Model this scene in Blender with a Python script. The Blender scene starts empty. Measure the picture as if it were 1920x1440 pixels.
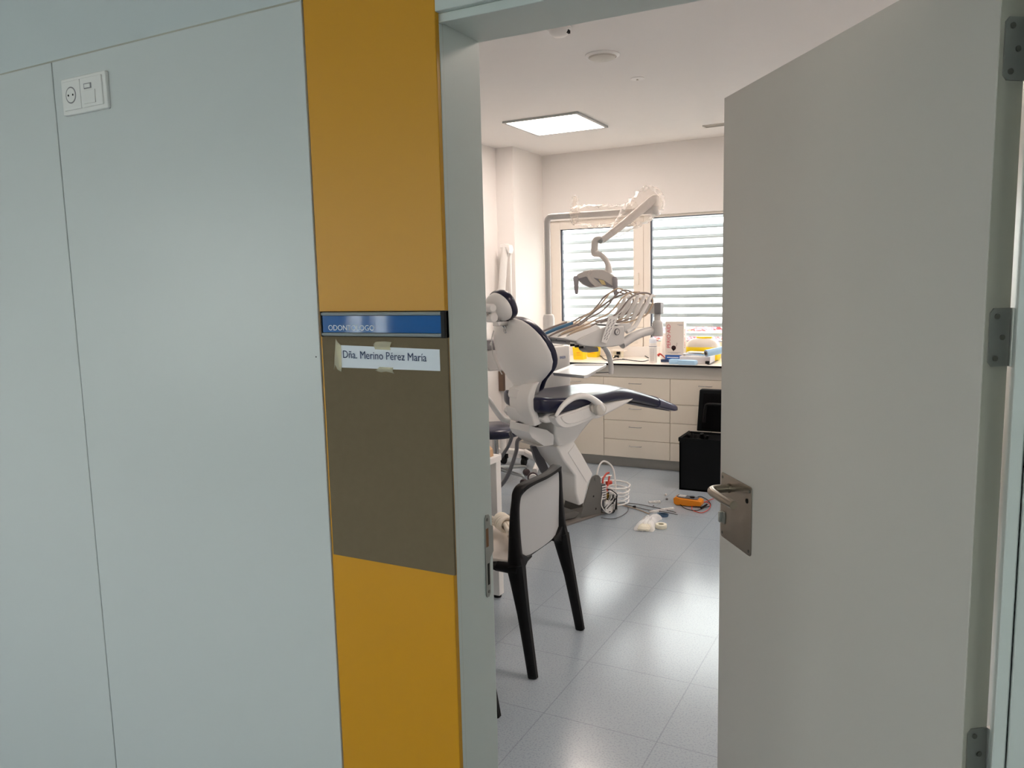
import bpy, bmesh, math, random
from mathutils import Matrix, Vector
random.seed(7)
R = math.radians
sc = bpy.context.scene
COL = sc.collection

# ------------------------------------------------------------------ camera
cam = bpy.data.cameras.new('camera'); cam.sensor_fit = 'HORIZONTAL'; cam.sensor_width = 36
cam.lens = 36*1465.07/1920; cam.clip_start = .02; cam.clip_end = 300
co = bpy.data.objects.new('camera', cam); COL.objects.link(co)
right = Vector((.886, .463, -.023)); fwd = Vector((-.46186, .8781, -.12475))
right = (right - fwd*right.dot(fwd)/fwd.dot(fwd)).normalized(); fwd.normalize(); up = right.cross(fwd)
mw = Matrix.Identity(4)
for i in range(3):
    mw[i][0] = right[i]; mw[i][1] = up[i]; mw[i][2] = -fwd[i]
mw[2][3] = 1.57
co.matrix_world = mw
sc.camera = co

# ------------------------------------------------------------------ sky and exposure
SKY = 10.0
PANEL = 24.0
sc.view_settings.view_transform = 'Standard'; sc.view_settings.look = 'None'
sc.view_settings.gamma = 1; sc.view_settings.use_curve_mapping = False
sc.view_settings.exposure = 0.0
w = bpy.data.worlds.new('sky'); sc.world = w; w.use_nodes = True
nt = w.node_tree; bg = nt.nodes['Background']
tc = nt.nodes.new('ShaderNodeTexCoord'); sp = nt.nodes.new('ShaderNodeSeparateXYZ'); rp = nt.nodes.new('ShaderNodeValToRGB')
nt.links.new(tc.outputs['Generated'], sp.inputs[0]); nt.links.new(sp.outputs['Z'], rp.inputs[0]); nt.links.new(rp.outputs[0], bg.inputs[0])
rp.color_ramp.elements[0].color = (1, .98, .95, 1); rp.color_ramp.elements[1].color = (.90, .96, 1, 1)
bg.inputs[1].default_value = SKY
sc.cycles.max_bounces = 12; sc.cycles.diffuse_bounces = 7; sc.cycles.transparent_max_bounces = 24
sc.cycles.use_denoising = True
sc.cycles.sample_clamp_indirect = 8.0
sc.cycles.caustics_reflective = False; sc.cycles.caustics_refractive = False

# ------------------------------------------------------------------ materials
def lin(h):
    h = h.lstrip('#'); v = [int(h[i:i+2], 16)/255 for i in (0, 2, 4)]
    return [((c+.055)/1.055)**2.4 if c > .04045 else c/12.92 for c in v]
def mat(name, col, rough=.5, metal=0, var=.03, scale=8, bump=0, bscale=80, coat=0, emit=None, spec=.5):
    m = bpy.data.materials.new(name); m.use_nodes = True; n = m.node_tree; b = n.nodes['Principled BSDF']
    c = lin(col) if isinstance(col, str) else col
    b.inputs['Roughness'].default_value = rough; b.inputs['Metallic'].default_value = metal
    b.inputs['Coat Weight'].default_value = coat; b.inputs['Specular IOR Level'].default_value = spec
    t = n.nodes.new('ShaderNodeTexCoord')
    nz = n.nodes.new('ShaderNodeTexNoise'); nz.inputs['Scale'].default_value = scale; nz.inputs['Detail'].default_value = 4
    n.links.new(t.outputs['Object'], nz.inputs['Vector'])
    r = n.nodes.new('ShaderNodeValToRGB'); e = r.color_ramp.elements
    e[0].color = [x*(1-var) for x in c]+[1]; e[1].color = [min(1, x*(1+var)) for x in c]+[1]
    n.links.new(nz.outputs['Fac'], r.inputs[0]); n.links.new(r.outputs[0], b.inputs['Base Color'])
    if bump:
        n2 = n.nodes.new('ShaderNodeTexNoise'); n2.inputs['Scale'].default_value = bscale
        n.links.new(t.outputs['Object'], n2.inputs['Vector'])
        bp = n.nodes.new('ShaderNodeBump'); bp.inputs['Strength'].default_value = bump; bp.inputs['Distance'].default_value = .002
        n.links.new(n2.outputs['Fac'], bp.inputs['Height']); n.links.new(bp.outputs[0], b.inputs['Normal'])
    if emit:
        b.inputs['Emission Color'].default_value = lin(emit[0])+[1]; b.inputs['Emission Strength'].default_value = emit[1]
    return m
def glassy(name, col=(1, 1, 1), clear=.9, rough=.02, facing=True):
    m = bpy.data.materials.new(name); m.use_nodes = True; n = m.node_tree; n.nodes.clear()
    o = n.nodes.new('ShaderNodeOutputMaterial'); mx = n.nodes.new('ShaderNodeMixShader')
    t = n.nodes.new('ShaderNodeBsdfTransparent'); t.inputs[0].default_value = (*col, 1)
    g = n.nodes.new('ShaderNodeBsdfPrincipled'); g.inputs['Base Color'].default_value = (*col, 1); g.inputs['Roughness'].default_value = rough
    if facing:
        l = n.nodes.new('ShaderNodeLayerWeight'); l.inputs[0].default_value = .35
        k = n.nodes.new('ShaderNodeMapRange'); k.inputs[3].default_value = 1-clear; k.inputs[4].default_value = min(1, (1-clear)*3.2)
        n.links.new(l.outputs['Facing'], k.inputs[0]); n.links.new(k.outputs[0], mx.inputs[0])
    else:
        mx.inputs[0].default_value = 1-clear
    n.links.new(t.outputs[0], mx.inputs[1]); n.links.new(g.outputs[0], mx.inputs[2]); n.links.new(mx.outputs[0], o.inputs[0])
    return m
def pane_mat(name, ref=.06, tint=(.95, .97, .96)):
    m = bpy.data.materials.new(name); m.use_nodes = True; n = m.node_tree; n.nodes.clear()
    o = n.nodes.new('ShaderNodeOutputMaterial'); mx = n.nodes.new('ShaderNodeMixShader')
    t = n.nodes.new('ShaderNodeBsdfTransparent'); t.inputs[0].default_value = (*tint, 1)
    g = n.nodes.new('ShaderNodeBsdfGlossy'); g.inputs['Roughness'].default_value = .01
    mx.inputs[0].default_value = ref
    n.links.new(t.outputs[0], mx.inputs[1]); n.links.new(g.outputs[0], mx.inputs[2]); n.links.new(mx.outputs[0], o.inputs[0])
    return m
M = {}
M['plaster'] = mat('white_plaster', '#e9e5e2', .8, var=.01, bump=.1, bscale=200)
M['ceiling'] = mat('ceiling_paint', '#e9e6e4', .85, var=.01)
M['laminate'] = mat('grey_white_laminate', '#cfd2d1', .33, var=.015, scale=2.2, bump=.03, bscale=14)
M['overpaint'] = mat('corridor_paint', '#c9cfd0', .7, var=.02, scale=3)
M['frame'] = mat('door_frame_lacquer', '#d0d6d2', .38, var=.01)
M['door'] = mat('door_laminate', '#cdc8c1', .42, var=.012, scale=3)
M['dooredge'] = mat('door_edge', '#b9b6aa', .5, var=.02)
M['yellow'] = mat('ochre_laminate', '#d4960f', .42, var=.02, scale=3)
M['felt'] = mat('brown_board', '#76685380'[:7], .95, var=.05, scale=60, bump=.3, bscale=300, spec=.2)
M['alu'] = mat('satin_aluminium', '#aeb2b2', .32, .9, var=.02)
M['steel'] = mat('brushed_steel', '#a39a8d', .3, 1, var=.05, scale=30)
M['steel2'] = mat('strike_steel', '#a5a5a0', .42, .8, var=.05, scale=30)
M['black'] = mat('black_plastic', '#08080a', .5, var=.1, spec=.25)
M['blackchair'] = mat('black_polypropylene', '#070607', .5, var=.1, bump=.05, bscale=200, spec=.22)
M['blue'] = mat('blue_sign_face', '#2560a4', .06, var=.04, coat=.35)
M['letter_white'] = mat('white_lettering', '#e8eef2', .5, var=0)
M['ink'] = mat('navy_ink', '#2b3d63', .6, var=0)
M['paper'] = mat('white_paper', '#e4e8f0', .8, var=.02)
M['tape'] = glassy('clear_tape', (.93, .89, .76), .74, .3, False)
M['white'] = mat('white_plastic', '#eae7e4', .35, var=.01)
M['whitegloss'] = mat('white_gloss_enamel', '#e9e6e3', .22, var=.008, coat=.3)
M['greyplastic'] = mat('mid_grey_plastic', '#8d8a8c', .45, var=.02)
M['darkgrey'] = mat('dark_grey_plastic', '#5c5b60', .5, var=.03)
M['navy'] = mat('navy_upholstery', '#0d1030', .3, var=.05, scale=5, coat=.15, bump=.03, bscale=400)
M['metalgrey'] = mat('grey_painted_steel', '#6f6d69', .5, .2, var=.04)
M['plate'] = mat('floor_plate_grey', '#77716c', .55, var=.06, scale=5)
M['chrome'] = mat('chrome', '#c9c9c9', .12, 1, var=.02)
M['cabinet'] = mat('cabinet_laminate', '#ded5c7', .4, var=.01, scale=2)
M['fascia'] = mat('worktop_fascia', '#cbc6be', .45, var=.01)
M['worktop'] = mat('worktop_laminate', '#ede3d8', .3, var=.01)
M['plinth'] = mat('grey_plinth', '#a6a39d', .55, var=.03)
M['pvc'] = mat('window_pvc', '#eae2d9', .35, var=.01)
M['gasket'] = mat('dark_gasket', '#3c4050', .5, var=.05)
M['slat'] = mat('louvre_aluminium', '#b0b5b8', .5, 0, var=.02)
M['glass'] = pane_mat('window_glass')
M['tinted'] = pane_mat('tinted_solar_glass', .08, (.88, .91, .90))
M['seatbeige'] = mat('warm_white_polypropylene', '#d9cfc6', .45, var=.01)
M['backgrey'] = mat('light_grey_polypropylene', '#b9babb', .5, var=.01)
M['cord'] = mat('cotton_cord', '#e9e0d2', .9, var=.06, scale=40, bump=.8, bscale=160)
M['card'] = mat('brown_cardboard', '#a8784e', .85, var=.06, scale=20)
M['card2'] = mat('cardboard_flap', '#cda985', .85, var=.06, scale=20)
M['orange'] = mat('orange_rubber', '#ee8f16', .45, var=.03)
M['casebody'] = mat('black_case_plastic', '#070b0e', .6, var=.12, bump=.15, bscale=60, spec=.2)
M['sharps'] = mat('yellow_plastic', '#f3d20e', .4, var=.03)
M['foam'] = mat('charcoal_foam', '#0c0c0e', .95, var=.2, scale=40, bump=1, bscale=70, spec=.1)
M['red'] = mat('red_rubber', '#c8402f', .45, var=.03)
M['redprint'] = mat('red_print', '#c43a50', .6, var=0)
M['blueprint'] = mat('blue_print', '#2a5ea8', .5, var=.02)
M['darkprint'] = mat('dark_red_print', '#35171a', .5, var=.1)
M['greyprint'] = mat('grey_print', '#9a9095', .6, var=0)
M['ltblue'] = mat('light_blue_plastic', '#a5c9e6', .4, var=.05, scale=30)
M['midblue'] = mat('blue_silicone', '#3a6d90', .4, var=.05)
M['coilblue'] = mat('dull_blue_wire', '#3d5a78', .5, var=.05)
M['tan'] = mat('beige_hose', '#b9a38c', .4, var=.04)
M['greyhose'] = mat('taupe_hose', '#857873', .4, var=.04)
M['suction'] = mat('grey_suction_hose', '#77757a', .45, var=.04)
M['frost'] = glassy('frosted_plastic', (.95, .9, .88), .45, .4)
M['wrap'] = glassy('clear_film', (1, .98, .96), .85, .1)
M['clearbag'] = glassy('clear_bag', (1, 1, 1), .6, .15)
M['ivory'] = mat('ivory_filling', '#efe9d6', .7, var=.05, scale=60, bump=.6, bscale=120)
M['brass'] = mat('brass', '#a98844', .3, 1, var=.1)
M['glow'] = mat('led_diffuser', '#ffffff', .5, var=0, emit=('#ffeee2', PANEL))
M['caster'] = mat('brown_grey_caster', '#4d4043', .5, var=.05)
M['bronze'] = mat('bronze_metal', '#7d6a5c', .35, .8, var=.06)
M['reflector'] = mat('lamp_reflector', '#98959a', .25, .1, var=.02)
M['lampyellow'] = mat('pale_yellow_lens', '#e8d49c', .2, var=.02)
M['lampgrey'] = mat('lamp_warm_white', '#ddd6d1', .35, var=.01)
M['lampgrip'] = mat('lamp_grip_grey', '#a7a2a6', .45, var=.01)
M['pole'] = mat('pole_enamel', '#cfccca', .32, var=.01)
M['screw'] = mat('screw_steel', '#6c6a64', .45, .4, var=.05)
M['hole'] = mat('dark_recess', '#15130f', .9, var=.1)
M['wood'] = mat('latch_hole_wood', '#7a5436', .8, var=.1, scale=30)
M['tile'] = None

def floor_mat(name, base, dark, rough):
    m = bpy.data.materials.new(name); m.use_nodes = True; n = m.node_tree; b = n.nodes['Principled BSDF']
    t = n.nodes.new('ShaderNodeTexCoord')
    v = n.nodes.new('ShaderNodeTexNoise'); v.inputs['Scale'].default_value = 150; v.inputs['Detail'].default_value = 3
    r = n.nodes.new('ShaderNodeValToRGB'); e = r.color_ramp.elements
    e[0].position = .34; e[0].color = lin(dark)+[1]; e[1].position = .5; e[1].color = lin(base)+[1]
    n.links.new(t.outputs['Object'], v.inputs['Vector']); n.links.new(v.outputs['Fac'], r.inputs[0])
    v2 = n.nodes.new('ShaderNodeTexNoise'); v2.inputs['Scale'].default_value = 3.5; v2.inputs['Detail'].default_value = 5
    n.links.new(t.outputs['Object'], v2.inputs['Vector'])
    r2 = n.nodes.new('ShaderNodeValToRGB'); r2.color_ramp.elements[0].color = (.86, .87, .88, 1); r2.color_ramp.elements[1].color = (1, 1, 1, 1)
    n.links.new(v2.outputs['Fac'], r2.inputs[0])
    mx = n.nodes.new('ShaderNodeMix'); mx.data_type = 'RGBA'; mx.blend_type = 'MULTIPLY'; mx.inputs[0].default_value = 1
    n.links.new(r.outputs[0], mx.inputs[6]); n.links.new(r2.outputs[0], mx.inputs[7])
    br = n.nodes.new('ShaderNodeTexBrick'); br.offset = 0; br.inputs['Scale'].default_value = 1
    br.inputs['Brick Width'].default_value = .43; br.inputs['Row Height'].default_value = .44; br.inputs['Mortar Size'].default_value = .0022
    br.inputs['Color1'].default_value = (1, 1, 1, 1); br.inputs['Color2'].default_value = (.985, .985, .99, 1); br.inputs['Mortar'].default_value = (.78, .78, .79, 1)
    mp = n.nodes.new('ShaderNodeMapping'); mp.inputs['Location'].default_value = (.975, -.17, 0)
    n.links.new(t.outputs['Object'], mp.inputs[0]); n.links.new(mp.outputs[0], br.inputs['Vector'])
    m2 = n.nodes.new('ShaderNodeMix'); m2.data_type = 'RGBA'; m2.blend_type = 'MULTIPLY'; m2.inputs[0].default_value = 1
    n.links.new(mx.outputs[2], m2.inputs[6]); n.links.new(br.outputs['Color'], m2.inputs[7])
    n.links.new(m2.outputs[2], b.inputs['Base Color'])
    b.inputs['Roughness'].default_value = rough; b.inputs['Specular IOR Level'].default_value = .6
    bp = n.nodes.new('ShaderNodeBump'); bp.inputs['Strength'].default_value = .12; bp.inputs['Distance'].default_value = .003
    n3 = n.nodes.new('ShaderNodeTexNoise'); n3.inputs['Scale'].default_value = 14
    n.links.new(t.outputs['Object'], n3.inputs['Vector']); n.links.new(n3.outputs['Fac'], bp.inputs['Height']); n.links.new(bp.outputs[0], b.inputs['Normal'])
    return m
M['floor'] = floor_mat('blue_grey_vinyl', '#a9b3bc', '#97a2ac', .2)

# ------------------------------------------------------------------ building helpers
I4 = Matrix.Identity(4)
CH = Matrix.Translation((-2.08, 4.71, 0)) @ Matrix.Rotation(R(62), 4, 'Z')     # chair frame: x to the foot end, y to the patient's left
def fin(name, bm, m, parent=None, frame=I4, smooth=True, bevel=0, seg=2, angle=35, sub=0, label=None):
    bm.transform(frame)
    if parent is not None:
        root = parent if parent.parent is None else parent.parent
        base = Matrix(root['_m']) if '_m' in root else root.matrix_basis
        bm.transform(base.inverted())
    org = Vector((0, 0, 0))
    if parent is None and bm.verts:
        xs = [v.co.x for v in bm.verts]; ys = [v.co.y for v in bm.verts]; zs = [v.co.z for v in bm.verts]
        org = Vector(((min(xs)+max(xs))/2, (min(ys)+max(ys))/2, min(zs)))
        bm.transform(Matrix.Translation(-org))
    bmesh.ops.recalc_face_normals(bm, faces=bm.faces[:])
    me = bpy.data.meshes.new(name); bm.to_mesh(me); bm.free()
    for mm in (m if isinstance(m, (list, tuple)) else [m]): me.materials.append(mm)
    o = bpy.data.objects.new(name, me); COL.objects.link(o); o.location = org
    if parent is not None:
        o.parent = parent
    if smooth:
        me.polygons.foreach_set('use_smooth', [True]*len(me.polygons))
        try: me.set_sharp_from_angle(angle=R(angle))
        except Exception: pass
    if bevel:
        b = o.modifiers.new('bevel', 'BEVEL'); b.width = bevel; b.segments = seg; b.limit_method = 'ANGLE'; b.angle_limit = R(angle); b.harden_normals = False
    if sub:
        s = o.modifiers.new('sub', 'SUBSURF'); s.levels = sub; s.render_levels = sub
    if label: o['label'] = label
    return o
def tag(o, label, cat, group=None):
    o['label'] = label; o['category'] = cat
    if group: o['group'] = group
    return o
def struct(o):
    o['kind'] = 'structure'; return o
def empty(name, loc, rz=0):
    o = bpy.data.objects.new(name, None); COL.objects.link(o); o.location = loc; o.rotation_euler = (0, 0, rz)
    o.matrix_basis = Matrix.Translation(loc) @ Matrix.Rotation(rz, 4, 'Z'); o.empty_display_size = .1
    return o
def thing(name, label, cat, loc, rz=0, group=None):
    return tag(empty(name, loc, rz), label, cat, group)
def B(): return bmesh.new()
def box(bm, x0, x1, y0, y1, z0, z1, mi=0):
    r = bmesh.ops.create_cube(bm, size=1); vs = r['verts']
    for v in vs:
        v.co = Vector((x0+(v.co.x+.5)*(x1-x0), y0+(v.co.y+.5)*(y1-y0), z0+(v.co.z+.5)*(z1-z0)))
    for f in {f for v in vs for f in v.link_faces}: f.material_index = mi
    return vs
def prism(bm, pts, lo, hi, plane='xz', mi=0, taper=None):
    def P(a, b, c): return {'xz': (a, c, b), 'yz': (c, a, b), 'xy': (a, b, c)}[plane]
    n = len(pts); cx = sum(p[0] for p in pts)/n; cy = sum(p[1] for p in pts)/n
    L = [bm.verts.new(P(a, b, lo)) for a, b in pts]
    if taper: U = [bm.verts.new(P(cx+(a-cx)*taper, cy+(b-cy)*taper, hi)) for a, b in pts]
    else: U = [bm.verts.new(P(a, b, hi)) for a, b in pts]
    fs = [bm.faces.new(L[::-1]), bm.faces.new(U)]
    for i in range(n): fs.append(bm.faces.new((L[i], L[(i+1) % n], U[(i+1) % n], U[i])))
    for f in fs: f.material_index = mi
    return fs
def cr(pts, n=6, closed=False):
    P = [Vector(p) for p in pts]; out = []; N = len(P)
    rng = range(N if closed else N-1)
    for i in rng:
        p0 = P[(i-1) % N] if closed or i else P[0]*2-P[1]
        p1, p2 = P[i], P[(i+1) % N]
        p3 = P[(i+2) % N] if closed or i+2 < N else P[-1]*2-P[-2]
        for k in range(n):
            t = k/n
            out.append(.5*((2*p1)+(p2-p0)*t+(2*p0-5*p1+4*p2-p3)*t*t+(3*p1-p0-3*p2+p3)*t**3))
    if not closed: out.append(P[-1])
    return out
def cr2(pts, n=4): return [(v.x, v.y) for v in cr([(a, b, 0) for a, b in pts], n, True)]
def tube(bm, pts, r, seg=10, closed=False, smooth=6, mi=0, flat=1, caps=True):
    """r: number or list per control point"""
    if smooth:
        q = cr(pts, smooth, closed)
        if isinstance(r, (list, tuple)):
            rr = cr([(x, 0, 0) for x in r], smooth, closed); rad = [max(1e-4, v.x) for v in rr]
        else: rad = [r]*len(q)
    else:
        q = [Vector(p) for p in pts]; rad = list(r) if isinstance(r, (list, tuple)) else [r]*len(q)
    N = len(q); rings = []; nrm = None
    for i in range(N):
        if closed: t = q[(i+1) % N]-q[i-1]
        else: t = q[min(i+1, N-1)]-q[max(i-1, 0)]
        if t.length < 1e-9: t = Vector((0, 0, 1))
        t.normalize()
        if nrm is None:
            nrm = t.cross(Vector((0, 0, 1)));
            if nrm.length < .1: nrm = t.cross(Vector((0, 1, 0)))
        nrm = (nrm - t*nrm.dot(t)).normalized(); bn = t.cross(nrm)
        rings.append([bm.verts.new(q[i]+nrm*rad[i]*math.cos(2*math.pi*k/seg)+bn*rad[i]*flat*math.sin(2*math.pi*k/seg)) for k in range(seg)])
    fs = []
    for i in range(N if closed else N-1):
        a, b = rings[i], rings[(i+1) % N]
        for k in range(seg): fs.append(bm.faces.new((a[k], a[(k+1) % seg], b[(k+1) % seg], b[k])))
    if not closed and caps: fs += [bm.faces.new(rings[0][::-1]), bm.faces.new(rings[-1])]
    for f in fs: f.material_index = mi
    return fs
def loft(bm, secs, mi=0, caps=True):
    rings = [[bm.verts.new(p) for p in s] for s in secs]; n = len(rings[0]); fs = []
    for a, b in zip(rings, rings[1:]):
        for k in range(n): fs.append(bm.faces.new((a[k], a[(k+1) % n], b[(k+1) % n], b[k])))
    if caps: fs += [bm.faces.new(rings[0][::-1]), bm.faces.new(rings[-1])]
    for f in fs: f.material_index = mi
    return fs
def cyl(bm, c, r, h, axis='z', seg=24, r2=None, mi=0):
    r2 = r if r2 is None else r2; c = Vector(c)
    ax = {'x': Vector((1, 0, 0)), 'y': Vector((0, 1, 0)), 'z': Vector((0, 0, 1))}[axis] if isinstance(axis, str) else Vector(axis).normalized()
    a = ax.orthogonal().normalized(); b = ax.cross(a)
    S = [[c+a*rr*math.cos(2*math.pi*k/seg)+b*rr*math.sin(2*math.pi*k/seg)+ax*d for k in range(seg)] for rr, d in ((r, 0), (r2, h))]
    return loft(bm, S, mi)
def lathe(bm, c, prof, seg=28, mi=0, sx=1, sy=1):
    c = Vector(c)
    return loft(bm, [[c+Vector((max(r, 1e-4)*math.cos(2*math.pi*k/seg)*sx, max(r, 1e-4)*math.sin(2*math.pi*k/seg)*sy, z)) for k in range(seg)] for r, z in prof], mi)
def rrect(x0, x1, y0, y1, r, n=4):
    out = []
    for cx, cy, a0 in ((x1-r, y1-r, 0), (x0+r, y1-r, 90), (x0+r, y0+r, 180), (x1-r, y0+r, 270)):
        for k in range(n+1):
            a = R(a0+90*k/n); out.append((cx+r*math.cos(a), cy+r*math.sin(a)))
    return out
def beam(bm, pts, smooth=0, mi=0):
    """pts: (x,y,z,half_a,half_b); rectangular section, a along world y (or nearest), b across"""
    if smooth:
        q = cr([p[:3] for p in pts], smooth); h = cr([(p[3], p[4], 0) for p in pts], smooth)
    else:
        q = [Vector(p[:3]) for p in pts]; h = [Vector((p[3], p[4], 0)) for p in pts]
    secs = []
    for i in range(len(q)):
        t = (q[min(i+1, len(q)-1)]-q[max(i-1, 0)]).normalized()
        x = Vector((1, 0, 0)); x = (x-t*x.dot(t)).normalized(); y = t.cross(x)
        a, b = h[i].x, h[i].y
        secs.append([q[i]+y*a*sy*c1+x*b*sx*c2 for sy, sx, c1, c2 in ((1, 1, 1, .6), (1, 1, .6, 1), (-1, 1, .6, 1), (-1, 1, 1, .6), (-1, -1, 1, .6), (-1, -1, .6, 1), (1, -1, .6, 1), (1, -1, 1, .6))])
    return loft(bm, secs, mi)
def dup(root, loc, label=None, rz=None):
    r = root.copy(); COL.objects.link(r); r.location = loc
    if rz is not None: r.rotation_euler.z = rz
    if label: r['label'] = label
    for ch in list(root.children):
        c = ch.copy(); COL.objects.link(c); c.parent = r
        for g in list(ch.children):
            d = g.copy(); COL.objects.link(d); d.parent = c
    return r
def text(name, s, m, size, origin, xdir, ydir, parent=None, depth=.0006, width=None, align='LEFT', frame=I4, bold=0):
    cu = bpy.data.curves.new(name, 'FONT'); cu.body = s; cu.size = size; cu.extrude = depth/2; cu.align_x = align; cu.offset = bold; cu.resolution_u = 3
    to = bpy.data.objects.new(name, cu); COL.objects.link(to)
    bpy.context.view_layer.update()
    me = bpy.data.meshes.new_from_object(to.evaluated_get(bpy.context.evaluated_depsgraph_get()))
    bpy.data.objects.remove(to); bm = B(); bm.from_mesh(me); bpy.data.meshes.remove(me)
    x = Vector(xdir).normalized(); y = Vector(ydir).normalized(); z = x.cross(y)
    if width:
        xs = [v.co.x for v in bm.verts]; k = width/(max(xs)-min(xs))
        bm.transform(Matrix.Scale(k, 4, (1, 0, 0)))
    T = Matrix.Identity(4)
    for i in range(3): T[i][0] = x[i]; T[i][1] = y[i]; T[i][2] = z[i]; T[i][3] = origin[i]
    bm.transform(T)
    return fin(name, bm, m, parent, frame, smooth=False)

# ================================================================== SETTING
XL, XR, YF, YN, ZC = -3.40, 1.0, 6.85, 1.415, 2.777
def slab(name, m, *b, bevel=0):
    bm = B(); box(bm, *b); return struct(fin(name, bm, m, smooth=False, bevel=bevel))
slab('floor', M['floor'], -6, 3, -2.4, 6.95, -.08, 0)
slab('ceiling', M['ceiling'], -6, 3, -2.4, 6.95, ZC, ZC+.1)
slab('wall_left', M['plaster'], XL-.15, XL, YN, YF, 0, ZC)
slab('wall_right', M['plaster'], XR, XR+.15, YN, YF, 0, ZC)
slab('trim_1', M['plaster'], XL, -3.228, 6.25, YF, 0, ZC)          # pilaster in the far left corner
# far wall around the windows
WX0, WXM, WX1 = -3.165, -2.195, -.35
bm = B()
box(bm, XL, WX0, YF, YF+.22, 0, ZC); box(bm, WX1, XR, YF, YF+.22, 0, ZC)
box(bm, WX0, WX1, YF, YF+.22, 2.165, ZC); box(bm, WX0, WX1, YF, YF+.22, 0, .99)
struct(fin('wall_far', bm, M['plaster'], smooth=False))
# wall between the corridor and the room, with the doorway
DX0, DX1, DZ = -.80, .119, 2.05
bm = B()
box(bm, -6, DX0-.03, 1.275, YN, 0, ZC); box(bm, DX1+.05, 3, 1.275, YN, 0, ZC); box(bm, DX0-.03, DX1+.05, 1.275, YN, DZ+.03, ZC)
struct(fin('wall_front', bm, M['overpaint'], smooth=False))
# laminate cladding on the corridor side
def clad(name, m, x0, x1, z0, z1, y0=1.25, y1=1.275):
    bm = B(); box(bm, x0, x1, y0, y1, z0, z1); return struct(fin(name, bm, m, bevel=.0012, seg=1))
clad('trim_2', M['laminate'], -5.9, -1.9095, .0, 2.137)
clad('trim_3', M['laminate'], -1.9065, -1.107, .0, 2.137)
clad('trim_4', M['yellow'], -1.1035, -.797, .0, ZC, 1.2505, 1.268)
clad('trim_5', M['frame'], -.797, 3, 2.062, ZC, 1.25, 1.268)
clad('trim_6', M['frame'], .133, 3, 0, 2.060, 1.252, 1.275)
bm = B(); box(bm, -5.9, -1.107, 1.2535, 1.275, 2.1385, ZC)
struct(fin('trim_7', bm, M['overpaint'], smooth=False))
bm = B(); prism(bm, [(1.2505, 2.1365), (1.2535, 2.1365), (1.2535, 2.1415), (1.252, 2.140)], -5.9, -1.107, 'yz')
struct(fin('trim_8', bm, M['dooredge'], smooth=False))
# corridor shell behind the photographer: outer wall with windows
bm = B()
CY0, CY1 = -2.2, -2.0
wins = [(-5.6, -3.95), (-3.85, -3.34), (-2.7, -1.3), (.7, 2.0)]
box(bm, -6, 3, CY0, CY1, 0, .85); box(bm, -6, 3, CY0, CY1, 2.25, ZC)
xs = [-6]+[v for p in wins for v in p]+[3]
for i in range(0, len(xs), 2): box(bm, xs[i], xs[i+1], CY0, CY1, .85, 2.25)
struct(fin('wall_back', bm, M['overpaint'], smooth=False))
slab('wall_corridor_left', M['overpaint'], -6.15, -6, -2.2, 1.275, 0, ZC)
slab('wall_corridor_right', M['overpaint'], 3, 3.15, -2.2, 1.275, 0, ZC)
k = 3
for a, b in wins:
    bm = B()
    for z0, z1 in ((.85, .92), (2.18, 2.25), (1.5, 1.55)): box(bm, a, b, CY0+.05, CY0+.11, z0, z1)
    for x0, x1 in ((a, a+.07), (b-.07, b), ((a+b)/2-.04, (a+b)/2+.04)): box(bm, x0, x1, CY0+.05, CY0+.11, .92, 2.18)
    wf = struct(fin('window_%d' % k, bm, M['pvc'], smooth=False)); k += 1
    bm = B()
    for i in range(8): prism(bm, [(CY0-.09, 1.62+.08*i), (CY0-.03, 1.60+.08*i), (CY0-.03, 1.603+.08*i), (CY0-.09, 1.623+.08*i)], a, b, 'yz')
    fin('slats', bm, M['slat'], wf, smooth=False)
    bm = B(); box(bm, a+.02, b-.02, CY0+.075, CY0+.08, .87, 2.23); fin('pane', bm, M['tinted'], wf, smooth=False)

# ---- door frame
dr = struct(empty('door_1', (0, 0, 0)))
bm = B()
box(bm, DX0-.028, DX0, 1.268, YN, 0, DZ+.028); box(bm, DX1, DX1+.028, 1.275, YN, 0, DZ+.028); box(bm, DX0, DX1, 1.268, YN, DZ, DZ+.028)
f = fin('door_frame', bm, M['frame'], dr, bevel=.002)
bm = B()     # proud lip along the corridor edge and the fine groove behind it
box(bm, DX0-.012, DX0+.004, 1.262, 1.274, 0, DZ-.004); box(bm, DX1-.004, DX1+.012, 1.262, 1.274, 0, DZ-.004); box(bm, DX0-.012, DX1+.012, 1.262, 1.274, DZ-.004, DZ+.012)
fin('frame_lip', bm, M['frame'], f, bevel=.0015)
bm = B()
box(bm, DX0-.001, DX0+.0006, 1.276, 1.279, 0, DZ); box(bm, DX0, DX1, 1.276, 1.279, DZ-.0006, DZ+.001)
fin('frame_seal', bm, M['dooredge'], f)
# strike plate on the left jamb
bm = B()
pts = [(1.379, .918), (1.383, .912), (1.392, .911), (1.398, .918), (1.400, .985), (1.402, .995), (1.415, 1.005), (1.415, 1.060), (1.404, 1.066), (1.402, 1.085), (1.397, 1.091), (1.387, 1.092), (1.382, 1.085)]
prism(bm, pts, DX0, DX0+.0018, 'yz')
sp_ = fin('strike_plate', bm, M['steel2'], dr, bevel=.0004)
bm = B(); box(bm, DX0+.0012, DX0+.0022, 1.384, 1.394, 1.022, 1.062); fin('latch_hole', bm, M['wood'], sp_)
bm = B(); box(bm, DX0+.0012, DX0+.0022, 1.387, 1.395, .938, .985); fin('bolt_hole', bm, M['hole'], sp_)
for z in (1.081, .923):
    bm = B(); cyl(bm, (DX0+.001, 1.390, z), .0035, .0015, 'x'); fin('screw', bm, M['screw'], sp_)
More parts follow.
